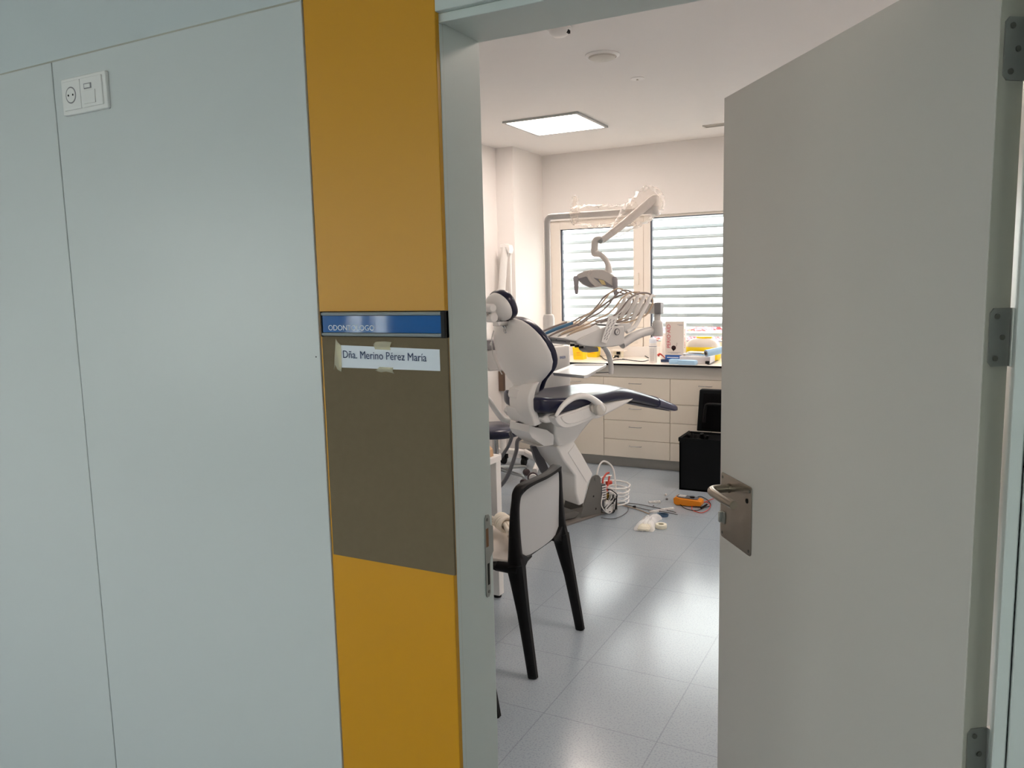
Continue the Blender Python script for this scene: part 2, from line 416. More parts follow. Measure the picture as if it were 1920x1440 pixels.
# ---- door leaf, opened into the room
FH = Vector((.081, 1.34)); FF = Vector((-.464, 2.07)); u = (FF-FH).normalized(); W_ = (FF-FH).length
LF = Matrix.Translation((FH.x, FH.y, 0)) @ Matrix.Rotation(math.atan2(u.y, u.x), 4, 'Z')   # local x along the leaf, -y into the room side
T_ = .042
bm = B(); box(bm, 0, W_, -T_, 0, .012, 2.028)
leaf = fin('door_leaf', bm, M['door'], dr, LF, bevel=.0015)
bm = B(); box(bm, -.0012, 0, -T_+.001, -.001, .013, 2.027); fin('edge_band', bm, M['dooredge'], leaf, LF)
for zz in (.25, .82, 1.478, 1.885):
    bm = B()
    prism(bm, [(-.0405, zz-.043), (-.013, zz-.043), (-.007, zz-.036), (-.007, zz+.036), (-.013, zz+.043), (-.0405, zz+.043)], -.0035, -.001, 'yz')
    cyl(bm, (-.006, -.0465, zz-.043), .007, .086)
    h = fin('hinge', bm, M['steel2'], dr, LF)
    for q, dz in ((-.018, -.031), (-.028, 0), (-.018, .031)):
        bm = B(); cyl(bm, (-.005, q, zz+dz), .0042, .0016, 'x', 12); fin('screw', bm, M['screw'], h, LF)
# handle set (corridor face)
x1 = W_-.012; x0 = x1-.175
zt, zb = 1.066, .89
bm = B(); prism(bm, rrect(x0, x1, zb, zt, .008), 0, .003, 'xz'); hp = fin('handle_plate', bm, M['steel'], dr, LF, bevel=.0008)
bm = B(); xm = x1-.052
tube(bm, [(xm, .002, 1.034), (xm, .03, 1.034), (xm+.004, .052, 1.034), (xm-.02, .068, 1.034), (xm-.062, .066, 1.034), (xm-.105, .056, 1.034), (xm-.118, .048, 1.034)][:0] or
     [(xm, .002, 1.034), (xm, .028, 1.034), (xm-.002, .046, 1.034), (xm-.014, .058, 1.034), (xm-.036, .063, 1.034), (xm-.09, .062, 1.033), (xm-.140, .056, 1.031)], .0108, 16)
fin('lever', bm, M['steel'], hp, LF)
bm = B(); cyl(bm, (xm, .003, 1.034), .0125, .006, 'y'); fin('rosette', bm, M['steel'], hp, LF)
bm = B(); box(bm, x1-.030, x1-.008, .003, .006, .930, .962); box(bm, x1-.016, x1-.008, .003, .014, .932, .960)
fin('lock_turn', bm, M['steel2'], hp, LF, bevel=.0015)
for sx in (x0+.01, x1-.01):
    for szz in (zb+.012, zt-.012):
        bm = B(); cyl(bm, (sx, .0028, szz), .004, .0012, 'y', 14); fin('screw', bm, M['screw'], hp, LF)
bm = B(); cyl(bm, (x0+.022, .0028, 1.027), .006, .0015, 'y', 14); fin('cover_cap', bm, M['hole'], hp, LF)
# lever on the room side
bm = B(); prism(bm, rrect(x0, x1, zb, zt, .008), -T_-.003, -T_, 'xz')
tube(bm, [(xm, -T_-.002, 1.034), (xm, -T_-.03, 1.034), (xm-.014, -T_-.058, 1.034), (xm-.05, -T_-.062, 1.034), (xm-.118, -T_-.054, 1.034)], .0095, 12)
fin('room_side_handle', bm, M['steel'], dr, LF)

# ---- windows of the room
GY = YF+.085
def window(name, x0, x1, z0, z1, fr, sill):
    """fr = (left, right, bottom, top) member widths"""
    bm = B(); y0, y1 = YF+.03, YF+.115
    l, r_, b_, t_ = fr
    box(bm, x0, x0+l, y0, y1, z0, z1); box(bm, x1-r_, x1, y0, y1, z0, z1); box(bm, x0+l, x1-r_, y0, y1, z0, z0+b_); box(bm, x0+l, x1-r_, y0, y1, z1-t_, z1)
    o = struct(fin(name, bm, M['pvc'], bevel=.004))
    bm = B(); g = .012
    a, b, c, d = x0+l, x1-r_, z0+b_, z1-t_
    for q in ((a-.001, a+g, c, d), (b-g*.3, b+.001, c, d), (a, b, d-.006, d+.001), (a, b, c-.001, c+.005)): box(bm, q[0], q[1], GY-.035, GY-.001, q[2], q[3])
    fin('gasket', bm, M['gasket'], o)
    bm = B(); box(bm, a, b, GY, GY+.006, c, d); fin('pane', bm, M['glass'], o, smooth=False)
    return o
w1 = window('window_1', WX0, WXM-.055, 1.165, 2.165, (.095, .095, .055, .08), True)
bm = B(); box(bm, WX0+.003, WXM-.06, YF+.02, YF+.10, .985, 1.163); fin('lower_panel', bm, M['pvc'], w1, bevel=.003)
bm = B(); prism(bm, rrect(-2.90, -2.30, 1.02, 1.13, .003), YF+.012, YF+.021, 'xz'); fin('panel_molding', bm, M['pvc'], w1, bevel=.003)
bm = B(); box(bm, WXM-.115, WXM-.095, YF+.0, YF+.03, 1.55, 1.66); fin('window_catch', bm, M['pvc'], w1, bevel=.003)
w2 = window('window_2', WXM-.053, WX1, .985, 2.165, (.06, .09, .055, .02), True)
# window board
slab('trim_9', M['plaster'], XL+.172, WX1+.05, YF-.001, YF+.115, .93, .984)
# exterior louvres
lv = struct(empty('trim_10', (-1.6, 7.15, 0)))
i = 0
z = .98
bm = B()
while z < 2.35:
    prism(bm, [(7.150, z-.002), (7.152, z+.010), (7.170, z+.030), (7.196, z+.040), (7.226, z+.042), (7.227, z+.038), (7.197, z+.035), (7.175, z+.025), (7.158, z+.008), (7.155, z-.002)], -3.3, -.2, 'yz')
    z += .089
fin('slats', bm, M['slat'], lv, smooth=False)
bm = B()
for x in (-3.28, -2.27, -.3): box(bm, x-.012, x+.012, 7.19, 7.21, .9, 2.4)
fin('slat_guides', bm, M['slat'], lv, smooth=False)

# ================================================================== CORRIDOR THINGS
# wall socket (double: power + data)
so = thing('wall_socket', 'white double wall socket high on the grey laminate panel', 'socket', (-1.78, 1.25, 2.06))
A = lambda x, z: (x, z)
X0, X1, Z0, Z1 = -1.866, -1.700, 2.003, 2.088
bm = B(); prism(bm, rrect(X0, X1, Z0, Z1, .004), 1.2415, 1.2505, 'xz'); fin('cover_frame', bm, M['white'], so, bevel=.002)
mid = -1.791
bm = B(); prism(bm, rrect(X0+.010, mid-.0006, Z0+.010, Z1-.008, .002), 1.2385, 1.242, 'xz'); pc = fin('power_insert', bm, M['white'], so, bevel=.0012)
bm = B(); cyl(bm, (mid-.036, 1.2383, 2.047), .0195, .0006, 'y'); fin('socket_well', bm, M['greyplastic'], pc)
bm = B(); cyl(bm, (mid-.036, 1.2378, 2.047), .0165, .0006, 'y'); fin('socket_face', bm, M['white'], pc)
for dx in (-.0085, .0085):
    bm = B(); cyl(bm, (mid-.036+dx, 1.2374, 2.047), .0025, .0006, 'y', 10); fin('pin_hole', bm, M['hole'], pc)
bm = B(); prism(bm, rrect(mid+.0006, X1-.012, Z0+.010, Z1-.008, .002), 1.2385, 1.242, 'xz'); dc = fin('data_insert', bm, M['white'], so, bevel=.0012)
bm = B(); box(bm, mid+.013, mid+.055, 1.2365, 1.2387, 2.020, 2.050); fin('data_flap', bm, M['white'], dc, bevel=.001)
bm = B(); box(bm, mid+.016, mid+.042, 1.237, 1.2387, 2.054, 2.066); fin('name_window', bm, M['greyplastic'], dc)
bm = B(); box(bm, mid+.019, mid+.039, 1.2363, 1.2375, 2.056, 2.064); fin('name_card', bm, M['white'], dc)

# brown notice board
bm = B(); box(bm, -1.0945, -.790, 1.244, 1.2505, 1.010, 1.477)
tag(fin('notice_board', bm, M['felt'], bevel=.001), 'dark brown flat board on the ochre wall strip below the blue sign', 'board')
# blue room sign
sg = thing('room_sign', 'long blue room sign with aluminium rails above the brown board', 'sign', (-.94, 1.25, 1.5))
sz0, sz1 = 1.4755, 1.5265
bm = B(); box(bm, -1.089, -.789, 1.2415, 1.2505, sz0, sz1); fin('backing', bm, M['black'], sg, bevel=.0008)
bm = B(); box(bm, -1.086, -.797, 1.239, 1.243, sz0+.009, sz1-.009); fin('blue_face', bm, M['blue'], sg)
for z0 in (sz0+.0012, sz1-.0088):
    bm = B(); prism(bm, [(1.2375, z0+.001), (1.2365, z0+.0038), (1.2375, z0+.0066), (1.242, z0+.0076), (1.242, z0)], -1.087, -.799, 'yz'); fin('rail', bm, M['alu'], sg)
bm = B(); box(bm, -.798, -.789, 1.236, 1.2505, sz0, sz1); fin('end_cap', bm, M['black'], sg, bevel=.0008)
bm = B(); box(bm, -1.0905, -1.0865, 1.237, 1.2505, sz0, sz1); fin('end_cap', bm, M['black'], sg, bevel=.0008)
text('lettering', 'ODONTOLOGO', M['letter_white'], .0155, (-1.072, 1.2388, 1.4885), (1, 0, 0), (0, 0, 1), sg, width=.116, depth=.0004)
# taped paper strip with a name
bm = B()
c = [(-1.0555, 1.4585), (-.807, 1.4535), (-.8065, 1.4125), (-1.0525, 1.4125)]
n = 16
top = [Vector((c[0][0]+(c[1][0]-c[0][0])*k/n, 1.2432-.0007-.0006*math.sin(k*1.1), c[0][1]+(c[1][1]-c[0][1])*k/n)) for k in range(n+1)]
bot = [Vector((c[3][0]+(c[2][0]-c[3][0])*k/n, 1.2432-.0007-.0004*math.sin(k*.8+1), c[3][1]+(c[2][1]-c[3][1])*k/n)) for k in range(n+1)]
tv = [bm.verts.new(v) for v in top]; bv = [bm.verts.new(v) for v in bot]
for k in range(n): bm.faces.new((tv[k], tv[k+1], bv[k+1], bv[k]))
r = bmesh.ops.extrude_face_region(bm, geom=bm.faces[:])
for g in r['geom']:
    if isinstance(g, bmesh.types.BMVert): g.co.y += .0003
ps = tag(fin('paper_strip', bm, M['paper']), 'white paper name strip taped across the top of the brown board', 'paper')
ps['_m'] = [list(x) for x in Matrix.Translation(ps.location)]
text('lettering', 'Dña. Merino Pérez María', M['ink'], .0222, (-1.0405, 1.2415, 1.4325), (1, 0, -.012), (0, 0, 1), ps, width=.2025, depth=.0002)
def tape(pts, label, y=1.2408):
    bm = B(); prism(bm, pts, y, y+.0003, 'xz')
    tag(fin('adhesive_tape', bm, M['tape'], smooth=False), label, 'tape')
tape([(-1.064, 1.4075), (-1.0555, 1.471), (-1.049, 1.463), (-1.043, 1.459), (-1.0435, 1.414), (-1.045, 1.404), (-1.055, 1.409), (-1.060, 1.418)], 'wrinkled clear tape over the left end of the paper name strip')
tape([(-.957, 1.4515), (-.961, 1.461), (-.955, 1.466), (-.932, 1.4675), (-.916, 1.466), (-.921, 1.458), (-.920, 1.4505)], 'yellowed clear tape at the upper edge of the paper name strip')
tape([(-.957, 1.410), (-.948, 1.4165), (-.915, 1.416), (-.9165, 1.409), (-.913, 1.4045), (-.932, 1.408), (-.945, 1.406), (-.960, 1.4095)], 'clear tape at the lower edge of the paper name strip')
bm = B(); cyl(bm, (-1.118, 1.2498, 1.432), .0016, .0006, 'y', 12)
tag(fin('drill_hole', bm, M['hole']), 'tiny dark drill hole in the grey panel left of the brown board', 'hole')

# ================================================================== ROOM: ceiling fittings
def panel_light(cx, cy, label):
    t = thing('ceiling_light', label, 'ceiling light', (cx, cy, ZC-.03), 0, 'square led ceiling panels')
    bm = B(); h = .302
    for q in ((-h, h, -h, -h+.022), (-h, h, h-.022, h), (-h, -h+.022, -h+.022, h-.022), (h-.022, h, -h+.022, h-.022)):
        box(bm, cx+q[0], cx+q[1], cy+q[2], cy+q[3], ZC-.014, ZC)
    fin('frame', bm, M['alu'], t)
    bm = B(); box(bm, cx-h+.022, cx+h-.022, cy-h+.022, cy+h-.022, ZC-.010, ZC-.004); fin('diffuser', bm, M['glow'], t, smooth=False)
    return t
panel_light(-2.505, 5.58, 'lit square ceiling light above the dental chair')
panel_light(-.35, 5.58, 'added unseen square ceiling light on the window side, behind the open door')  # extra panel hidden by the leaf, added to brighten the room
panel_light(-.35, 3.0, 'added unseen square ceiling light just inside the doorway')  # out of view too, added to raise the interior light level
sp = thing('ceiling_speaker', 'round white ceiling speaker with a domed grille between the smoke detector and the light', 'speaker', (-1.56, 4.085, ZC))
bm = B(); lathe(bm, (-1.56, 4.085, ZC), [(.092, 0), (.092, -.004), (.084, -.010), (.076, -.012), (.074, -.006), (.0, -.006)]); fin('rim', bm, M['white'], sp)
bm = B(); lathe(bm, (-1.56, 4.085, ZC), [(.073, -.008), (.068, -.018), (.045, -.026), (.01, -.029), (0, -.029)]); gr = fin('grille', bm, M['fascia'], sp)
bm = B(); lathe(bm, (-1.56, 4.085, ZC-.028), [(.004, 0), (.003, -.003), (0, -.004)], 10); fin('indicator', bm, M['white'], gr)
de = thing('smoke_detector', 'small white smoke detector on the ceiling nearest the door head', 'smoke detector', (-1.575, 3.56, ZC))
bm = B(); lathe(bm, (-1.575, 3.56, ZC), [(.05, 0), (.052, -.012), (.046, -.026), (.03, -.038), (0, -.04)]); fin('housing', bm, M['white'], de)
bm = B(); lathe(bm, (-1.575, 3.56, ZC), [(.058, 0), (.058, -.008), (.05, -.010)]); fin('mounting_ring', bm, M['white'], de)
bm = B(); box(bm, -1.545, -1.525, 3.55, 3.575, ZC-.03, ZC-.016); fin('side_clip', bm, M['hole'], de)
sk = thing('sprinkler', 'small flat white sprinkler rosette on the ceiling beyond the speaker', 'sprinkler', (-1.555, 4.65, ZC))
bm = B(); lathe(bm, (-1.555, 4.65, ZC), [(.042, 0), (.040, -.004), (.02, -.006), (0, -.006)]); fin('rosette', bm, M['white'], sk)
bm = B(); lathe(bm, (-1.555, 4.65, ZC-.005), [(.007, 0), (.005, -.005), (.009, -.006), (0, -.008)], 12); fin('nozzle', bm, M['fascia'], sk)
vt = thing('air_vent', 'slim linear air vent slot in the ceiling beside the far wall', 'vent', (-1.2, 6.33, ZC))
bm = B()
for y0, y1 in ((6.285, 6.297), (6.36, 6.372), (6.322, 6.332)): box(bm, -1.565, -.8, y0, y1, ZC-.008, ZC)
box(bm, -1.575, -1.563, 6.285, 6.372, ZC-.008, ZC); fin('louvre_frame', bm, M['fascia'], vt)
bm = B(); box(bm, -1.563, -.8, 6.29, 6.37, ZC-.002, ZC); fin('slot', bm, M['hole'], vt)

# ================================================================== cabinets along the window wall
FYc = 6.24
rows = [.780, .568, .411, .246, .093]
def handle(bm, cx, z, wd=.104):
    for s in (-1, 1): cyl(bm, (cx+s*wd/2, FYc-.019, z), .003, .02, 'y', 8)
    tube(bm, [(cx-wd/2-.002, FYc-.02, z), (cx-wd/4, FYc-.027, z), (cx+wd/4, FYc-.027, z), (cx+wd/2+.002, FYc-.02, z)], .003, 8, smooth=3)
def cabinet(x0, x1, kind, label):
    t = thing('base_cabinet', label, 'cabinet', ((x0+x1)/2, 6.53, 0), 0, 'base cabinets under the worktop')
    bm = B(); box(bm, x0+.001, x1-.001, FYc+.02, 6.84, .088, .785); fin('carcass', bm, M['cabinet'], t, smooth=False)
    if kind == 'drawers':
        for a, b in zip(rows, rows[1:]):
            bm = B(); box(bm, x0+.0018, x1-.0018, FYc, FYc+.019, b+.0018, a-.0018); d = fin('drawer', bm, M['cabinet'], t, bevel=.001, seg=1)
            bm = B(); handle(bm, (x0+x1)/2-.005, a-(.050 if a < .7 else .048)); fin('handle', bm, M['chrome'], d)
    else:
        xs = [x0]+[x0+(x1-x0)*k/kind for k in range(1, kind+1)]
        for a, b in zip(xs, xs[1:]):
            bm = B(); box(bm, a+.0018, b-.0018, FYc, FYc+.019, .0948, .7782); d = fin('cabinet_door', bm, M['cabinet'], t, bevel=.001, seg=1)
            bm = B(); handle(bm, b-.26 if kind > 0 else 0, .735); fin('handle', bm, M['chrome'], d)
    return t
cabinet(-3.226, -2.80, 1, 'white base cabinet in the corner by the pilaster')
cabinet(-2.80, -2.397, 1, 'white base cabinet with a door, left of the drawer units')
cabinet(-2.397, -1.815, 'drawers', 'white four drawer unit under the spray can, behind the foot of the dental chair')
cabinet(-1.815, -1.22, 'drawers', 'white four drawer unit behind the black tool case')
cabinet(-1.22, -.62, 'drawers', 'white four drawer unit right of the tool case')
bm = B(); box(bm, -3.226, -.62, FYc+.003, FYc+.02, .7825, .8815)
tag(fin('worktop_fascia', bm, M['fascia'], bevel=.001), 'plain grey fascia strip between the drawer fronts and the worktop', 'fascia')
wt = thing('worktop', 'cream worktop with a thin black front edge running under the window', 'worktop', (-1.9, 6.53, .88))
bm = B(); box(bm, -3.226, -.60, 6.216, 6.848, .884, .90); fin('board', bm, M['worktop'], wt, smooth=False)
bm = B(); box(bm, -3.226, -.60, 6.2145, 6.217, .8835, .8995); fin('edging', bm, M['black'], wt, smooth=False)
slab('trim_11', M['plinth'], -3.226, -.62, 6.30, 6.84, 0, .088)
bm = B()

# ================================================================== DENTAL CHAIR
ch = empty('dental_chair', (-2.08, 4.71, 0), R(62)); ch['_m'] = [list(x) for x in CH]
tag(ch, 'navy and white dental chair with its back towards the door', 'dental chair')
def cpart(name, bm, m, parent=ch, **k):
    root = parent if parent.parent is None else parent.parent
    return fin(name, bm, m, parent, CH, **k)
# floor plate (world corners)
bm = B(); prism(bm, [(-1.835, 5.03), (-2.20, 4.01), (-2.63, 4.16), (-2.265, 5.18)], 0, .014, 'xy')
fin('floor_plate', bm, M['plate'], ch, bevel=.003)
# bearing brackets
pts = [(.040, .016), (.132, .262), (.150, .282), (.175, .290), (.202, .284), (.222, .262), (.226, .20), (.222, .016)]
for y0, y1 in ((-.095, -.087), (.10, .108)):
    bm = B(); prism(bm, pts, y0, y1, 'xz'); br = cpart('bearing_bracket', bm, M['metalgrey'], bevel=.002)
    bm = B(); cyl(bm, (.178, y0-.006, .262), .013, .02, 'y', 18); cpart('pivot_bolt', bm, M['metalgrey'], br)
    for a, b in ((.155, .145), (.175, .055)):
        bm = B(); box(bm, a-.005, a+.005, y0-.001, y1+.001, b-.006, b+.006); cpart('slot', bm, M['hole'], br)
bm = B(); prism(bm, [(-.28, .02), (.0, .02), (.04, .05), (.0, .07), (-.28, .06)], -.085, .10, 'xz'); cpart('base_frame', bm, M['metalgrey'], bevel=.004)
# leaning column, wide lower cover
low = [(-0.182,0.537), (-0.123,0.434), (-0.03,0.323), (-0.027,0.204), (0.001,0.113), (0.044,0.123), (0.083,0.247), (0.127,0.309), (0.031,0.461), (-0.035,0.559)]
bm = B(); prism(bm, low, -.13, .13, 'xz'); lc = cpart('lower_column_cover', bm, M['whitegloss'], bevel=.012, seg=3)
bm = B(); loft(bm, [[(a+k, y_, b) for a, b in ((-.195, .50), (-.165, .41), (-.11, .31), (-.055, .25), (-.03, .27), (-.07, .36), (-.12, .46), (-.16, .50))] for k, y_ in ((0, .125), (.0, .145), (.02, .165))]); cpart('rear_gaiter', bm, M['darkgrey'], angle=50)
bm = B(); prism(bm, [(-0.087,0.485), (-0.033,0.534), (0.114,0.315), (0.067,0.261)], -.1335, -.129, 'xz'); cpart('side_inlay', bm, M['white'], lc, bevel=.002)
# keel under the seat
keel = [(-0.189,0.742), (-0.107,0.747), (0.372,0.796), (0.338,0.766), (0.252,0.725), (0.116,0.672), (0.042,0.613), (-0.026,0.547), (-0.075,0.526), (-0.122,0.52), (-0.159,0.535), (-0.179,0.571), (-0.191,0.628)]
bm = B(); prism(bm, keel, -.13, .13, 'xz'); cpart('seat_keel', bm, M['whitegloss'], bevel=.016, seg=3)
rear = [(-0.373,0.698), (-0.293,0.664)] + [(-0.336,0.681), (-0.24,0.652), (-0.181,0.61), (-0.19,0.549), (-0.246,0.549), (-0.31,0.551)] + [(-0.266,0.553), (-0.312,0.584), (-0.358,0.618), (-0.378,0.653)]
bm = B(); prism(bm, rear, -.11, .11, 'xz'); cpart('rear_beam_cover', bm, M['whitegloss'], bevel=.01, seg=3)
bm = B(); box(bm, -.35, -.29, -.09, .09, .675, .69); cpart('recess', bm, M['hole'])
# seat pan
bm = B(); prism(bm, [(-.36, .752), (-.33, .72), (.10, .70), (.36, .775), (.42, .80), (.2, .80), (-.30, .785)], -.22, .22, 'xz'); cpart('seat_pan', bm, M['white'], bevel=.012, seg=3)
# side pod on the near side (patient's right = -y) and its twin
pod = [(-0.306,0.766), (-0.23,0.778), (-0.123,0.796), (-0.007,0.815), (0.035,0.786), (0.064,0.742), (0.007,0.717), (-0.077,0.696), (-0.155,0.683), (-0.229,0.684), (-0.276,0.709), (-0.301,0.739)]
for s in (-1, 1):
    bm = B(); prism(bm, cr2(pod, 3), s*.22, s*.278, 'xz', taper=.95); pd = cpart('side_cover', bm, M['white'], bevel=.006, seg=3)
    cxp = sum(p[0] for p in pod)/len(pod); czp = sum(p[1] for p in pod)/len(pod)
    bm = B(); prism(bm, cr2([(cxp+(a-cxp)*.74+.004, czp+(b-czp)*.66+.004) for a, b in pod], 3), s*.276, s*.284, 'xz', taper=.96); cpart('side_panel', bm, M['white'], pd, bevel=.003)
# seat and leg rest cushion
prof = [(-.378, .17, .885, .81), (-.368, .225, .900, .79), (-.345, .255, .905, .780), (-.29, .275, .897, .768), (-.20, .285, .885, .770), (-.05, .28, .878, .778), (.10, .265, .880, .788),
        (.24, .243, .884, .793), (.34, .225, .876, .790), (.44, .208, .852, .770), (.56, .195, .815, .740), (.68, .18, .775, .708), (.80, .165, .733, .675), (.88, .15, .704, .654), (.925, .125, .686, .648), (.945, .07, .672, .652)]
def sect(x, hw, zt, zb, n=28, e=.42, dish=0):
    out = []
    zc, hh = (zt+zb)/2, (zt-zb)/2
    for k in range(n):
        a = 2*math.pi*k/n; c, s = math.cos(a), math.sin(a)
        y = hw*math.copysign(abs(c)**e, c); zz = hh*math.copysign(abs(s)**(e*1.3), s)
        if s > 0: zz -= dish*max(0, 1-(y/hw)**2)**1.2
        out.append((x+.1*y*min(1, max(0, (-.08-x)/.22)), y, zc+zz))
    return out
bm = B(); loft(bm, [sect(x, h, a, b, dish=(.035 if -.45 < x < .15 else .012 if x < .3 else -.012)) for x, h, a, b in prof])
cpart('seat_cushion', bm, M['navy'], angle=75, sub=1)
bm = B(); loft(bm, [sect(x, h+.004, a+.003, b-.006, dish=-.012) for x, h, a, b in [(.70, .178, .768, .702), (.71, .178, .766, .699)]+prof[-4:-1]+[(.952, .075, .676, .648)]])
cpart('foot_cover', bm, glassy('smoky_film', (.16, .16, .24), .6, .08), angle=75)
bm = B(); prism(bm, [(.40, .775), (.42, .762), (.80, .665), (.86, .652), (.80, .68), (.5, .755)], -.12, .12, 'xz'); cpart('leg_rest_tray', bm, M['darkgrey'], bevel=.003)
# backrest
U0, Z0, AN = -.312, .905, R(15)
Bp = lambda s, y, d: (U0-math.sin(AN)*s+math.cos(AN)*d, y, Z0+math.cos(AN)*s+math.sin(AN)*d)
hwp = [(-.02, .105), (.0, .12), (.03, .14), (.07, .175), (.11, .235), (.15, .285), (.20, .308), (.26, .308), (.32, .292), (.37, .265), (.41, .228), (.44, .185), (.465, .125), (.475, .06)]
def wing(s): return .030*math.sin(min(1, max(0, s/.45))*math.pi)
def back_ring(s, hw, d0, d1, n=30, e=.5):
    out = []
    for k in range(n):
        a = 2*math.pi*k/n; c, sn = math.cos(a), math.sin(a)
        y = hw*math.copysign(abs(c)**e, c); d = (d0+d1)/2+(d1-d0)/2*math.copysign(abs(sn)**e, sn)
        d += wing(s)*(abs(y)/.3)**2.2
        out.append(Bp(s, y, d))
    return out
bm = B(); loft(bm, [back_ring(s, h*(1 if 0 < i < len(hwp)-1 else .85), .004, .068) for i, (s, h) in enumerate(hwp)]); cpart('backrest_cushion', bm, M['navy'], angle=75, sub=1)
def shell_ring(s, hw, n=30):
    out = []; f = math.sin(min(1, max(.0, (s+.035)/.52))*math.pi)**.55
    dep = .018+.058*f
    for k in range(n+1):
        y = -hw+2*hw*k/n; q = 1-abs(y/hw)**2.6
        out.append(Bp(s, y, -dep*q+wing(s)*(abs(y)/.3)**2.2+.004))
    out += [Bp(s, hw*(1-2*k/6), .012+wing(s)*(abs(hw*(1-2*k/6))/.3)**2.2) for k in range(7)]
    return out
bm = B(); loft(bm, [shell_ring(s, h*.965) for s, h in hwp]); bs = cpart('backrest_shell', bm, M['white'], angle=60)
for pts_, rr_ in (([(.41, .14, -.045), (.34, .185, -.052), (.25, .20, -.057), (.17, .175, -.062), (.12, .135, -.068)], .004), ([(.30, .26, -.025), (.315, .22, -.043), (.33, .19, -.054)], .006)):
    bm = B(); tube(bm, [Bp(s_, y_, d_) for s_, y_, d_ in pts_], rr_, 8, flat=1); cpart('shell_rib', bm, M['white'], bs)
bm = B(); prism(bm, [(-.075, 0), (.075, 0), (.075, .045), (.06, .062), (-.06, .062), (-.075, .045)], 0, .02, 'xy')
bm.transform(Matrix.Rotation(R(90), 4, 'Z')); bm.transform(Matrix.Rotation(R(-75), 4, 'Y')); bm.transform(Matrix.Translation(Bp(.03, 0, -.062)))
cpart('shell_boss', bm, M['white'], bs, bevel=.006)
# curved support between seat and backrest
sup = [(-0.335,0.951), (-0.372,0.888), (-0.38,0.819), (-0.365,0.758), (-0.333,0.705), (-0.296,0.669)]
sur = [(-0.388,0.967), (-0.417,0.92), (-0.431,0.865), (-0.424,0.805), (-0.405,0.763), (-0.386,0.7)]
bm = B()
ou = cr([(a, b, 0) for a, b in sup], 4); ii = cr([(a, b, 0) for a, b in sur], 4)
loft(bm, [[(p.x, .105, p.y), ((p.x+q.x)/2-.012, -.04, (p.y+q.y)/2), (q.x, -.18, q.y), (q.x+.05, -.18, q.y+.012), ((p.x+q.x)/2+.05, -.04, (p.y+q.y)/2+.01), (p.x+.05, .105, p.y+.012)] for p, q in zip(ou, ii)])
cpart('back_support', bm, M['white'], bevel=.008, seg=2)
bm = B(); prism(bm, [(-.36, .70), (-.28, .70), (-.28, .76), (-.40, .80), (-.39, .74)], -.12, .12, 'xz'); cpart('support_hinge', bm, M['white'], bevel=.008)
# headrest
HR = Matrix.Translation((-.507, 0, 1.441)) @ Matrix.Rotation(R(-24), 4, 'Y')
def head(d0, d1, e, sc=1):
    bm = B(); secs = []
    for k in range(9):
        t = k/8; d = d0+(d1-d0)*t; f = (1-abs(2*t-1)**e)**(1/e)*.22+.78 if e else 1
        secs.append([(d, math.copysign(abs(math.cos(a))**.8, math.cos(a))*.120*f*sc, math.copysign(abs(math.sin(a))**.85, math.sin(a))*.098*f*sc) for a in [2*math.pi*j/32 for j in range(32)]])
    loft(bm, secs); return bm
bm = head(.002, .062, 2.4); bm.transform(HR); cpart('headrest_cushion', bm, M['navy'], angle=75)
bm = B(); loft(bm, [[(-d, math.cos(a)*.116*f, math.sin(a)*.093*f) for a in [2*math.pi*j/32 for j in range(32)]] for d, f in ((-.008, 1), (.012, .98), (.03, .9), (.045, .72), (.052, .4), (.053, .05))])
bm.transform(HR); hs = cpart('headrest_shell', bm, M['white'], angle=75)
bm = B(); cyl(bm, (-.075, -.055, .03), .026, .11, 'y', 20); cyl(bm, (-.085, -.04, -.03), .030, .08, 'y', 20); box(bm, -.085, -.03, -.03, .03, -.04, .045); bm.transform(HR); cpart('headrest_joint', bm, M['white'], bevel=.006)
bm = B()
tube(bm, [(-.60, 0, 1.415), (-.575, 0, 1.37), (-.52, 0, 1.36), (-.48, 0, 1.33), (-.46, 0, 1.28)], .014, 10)
box(bm, -.54, -.45, -.03, .03, 1.325, 1.355); cpart('headrest_bar', bm, M['chrome'], bevel=.003)
# armrests
for s in (-1, 1):
    ap = [(-.322, .775), (-.285, .815), (-.245, .846), (-.185, .874), (-.12, .880), (-.055, .864), (.0, .832), (.04, .795), (.052, .768)]
    if s == 1: ap = [(-.50, .92), (-.44, .86), (-.40, .822), (-.34, .735), (-.285, .672), (-.235, .655)]
    bm = B(); tube(bm, [(a, s*(.312 if s < 0 else .325), b) for a, b in ap], [.010, .014, .017, .019, .020, .020, .022, .027, .024][:len(ap)], 14, flat=1.0)
    ar = cpart('armrest', bm, M['white'])
    if s < 0:
        bm = B(); cyl(bm, (.030, -.335, .782), .042, .05, 'y', 24); cpart('armrest_knuckle', bm, M['fascia'], ar, bevel=.008, seg=3)
        bm = B(); cyl(bm, (.0, -.30, .79), .03, .04, 'y', 20); cpart('armrest_mount', bm, M['fascia'], ar, bevel=.004)
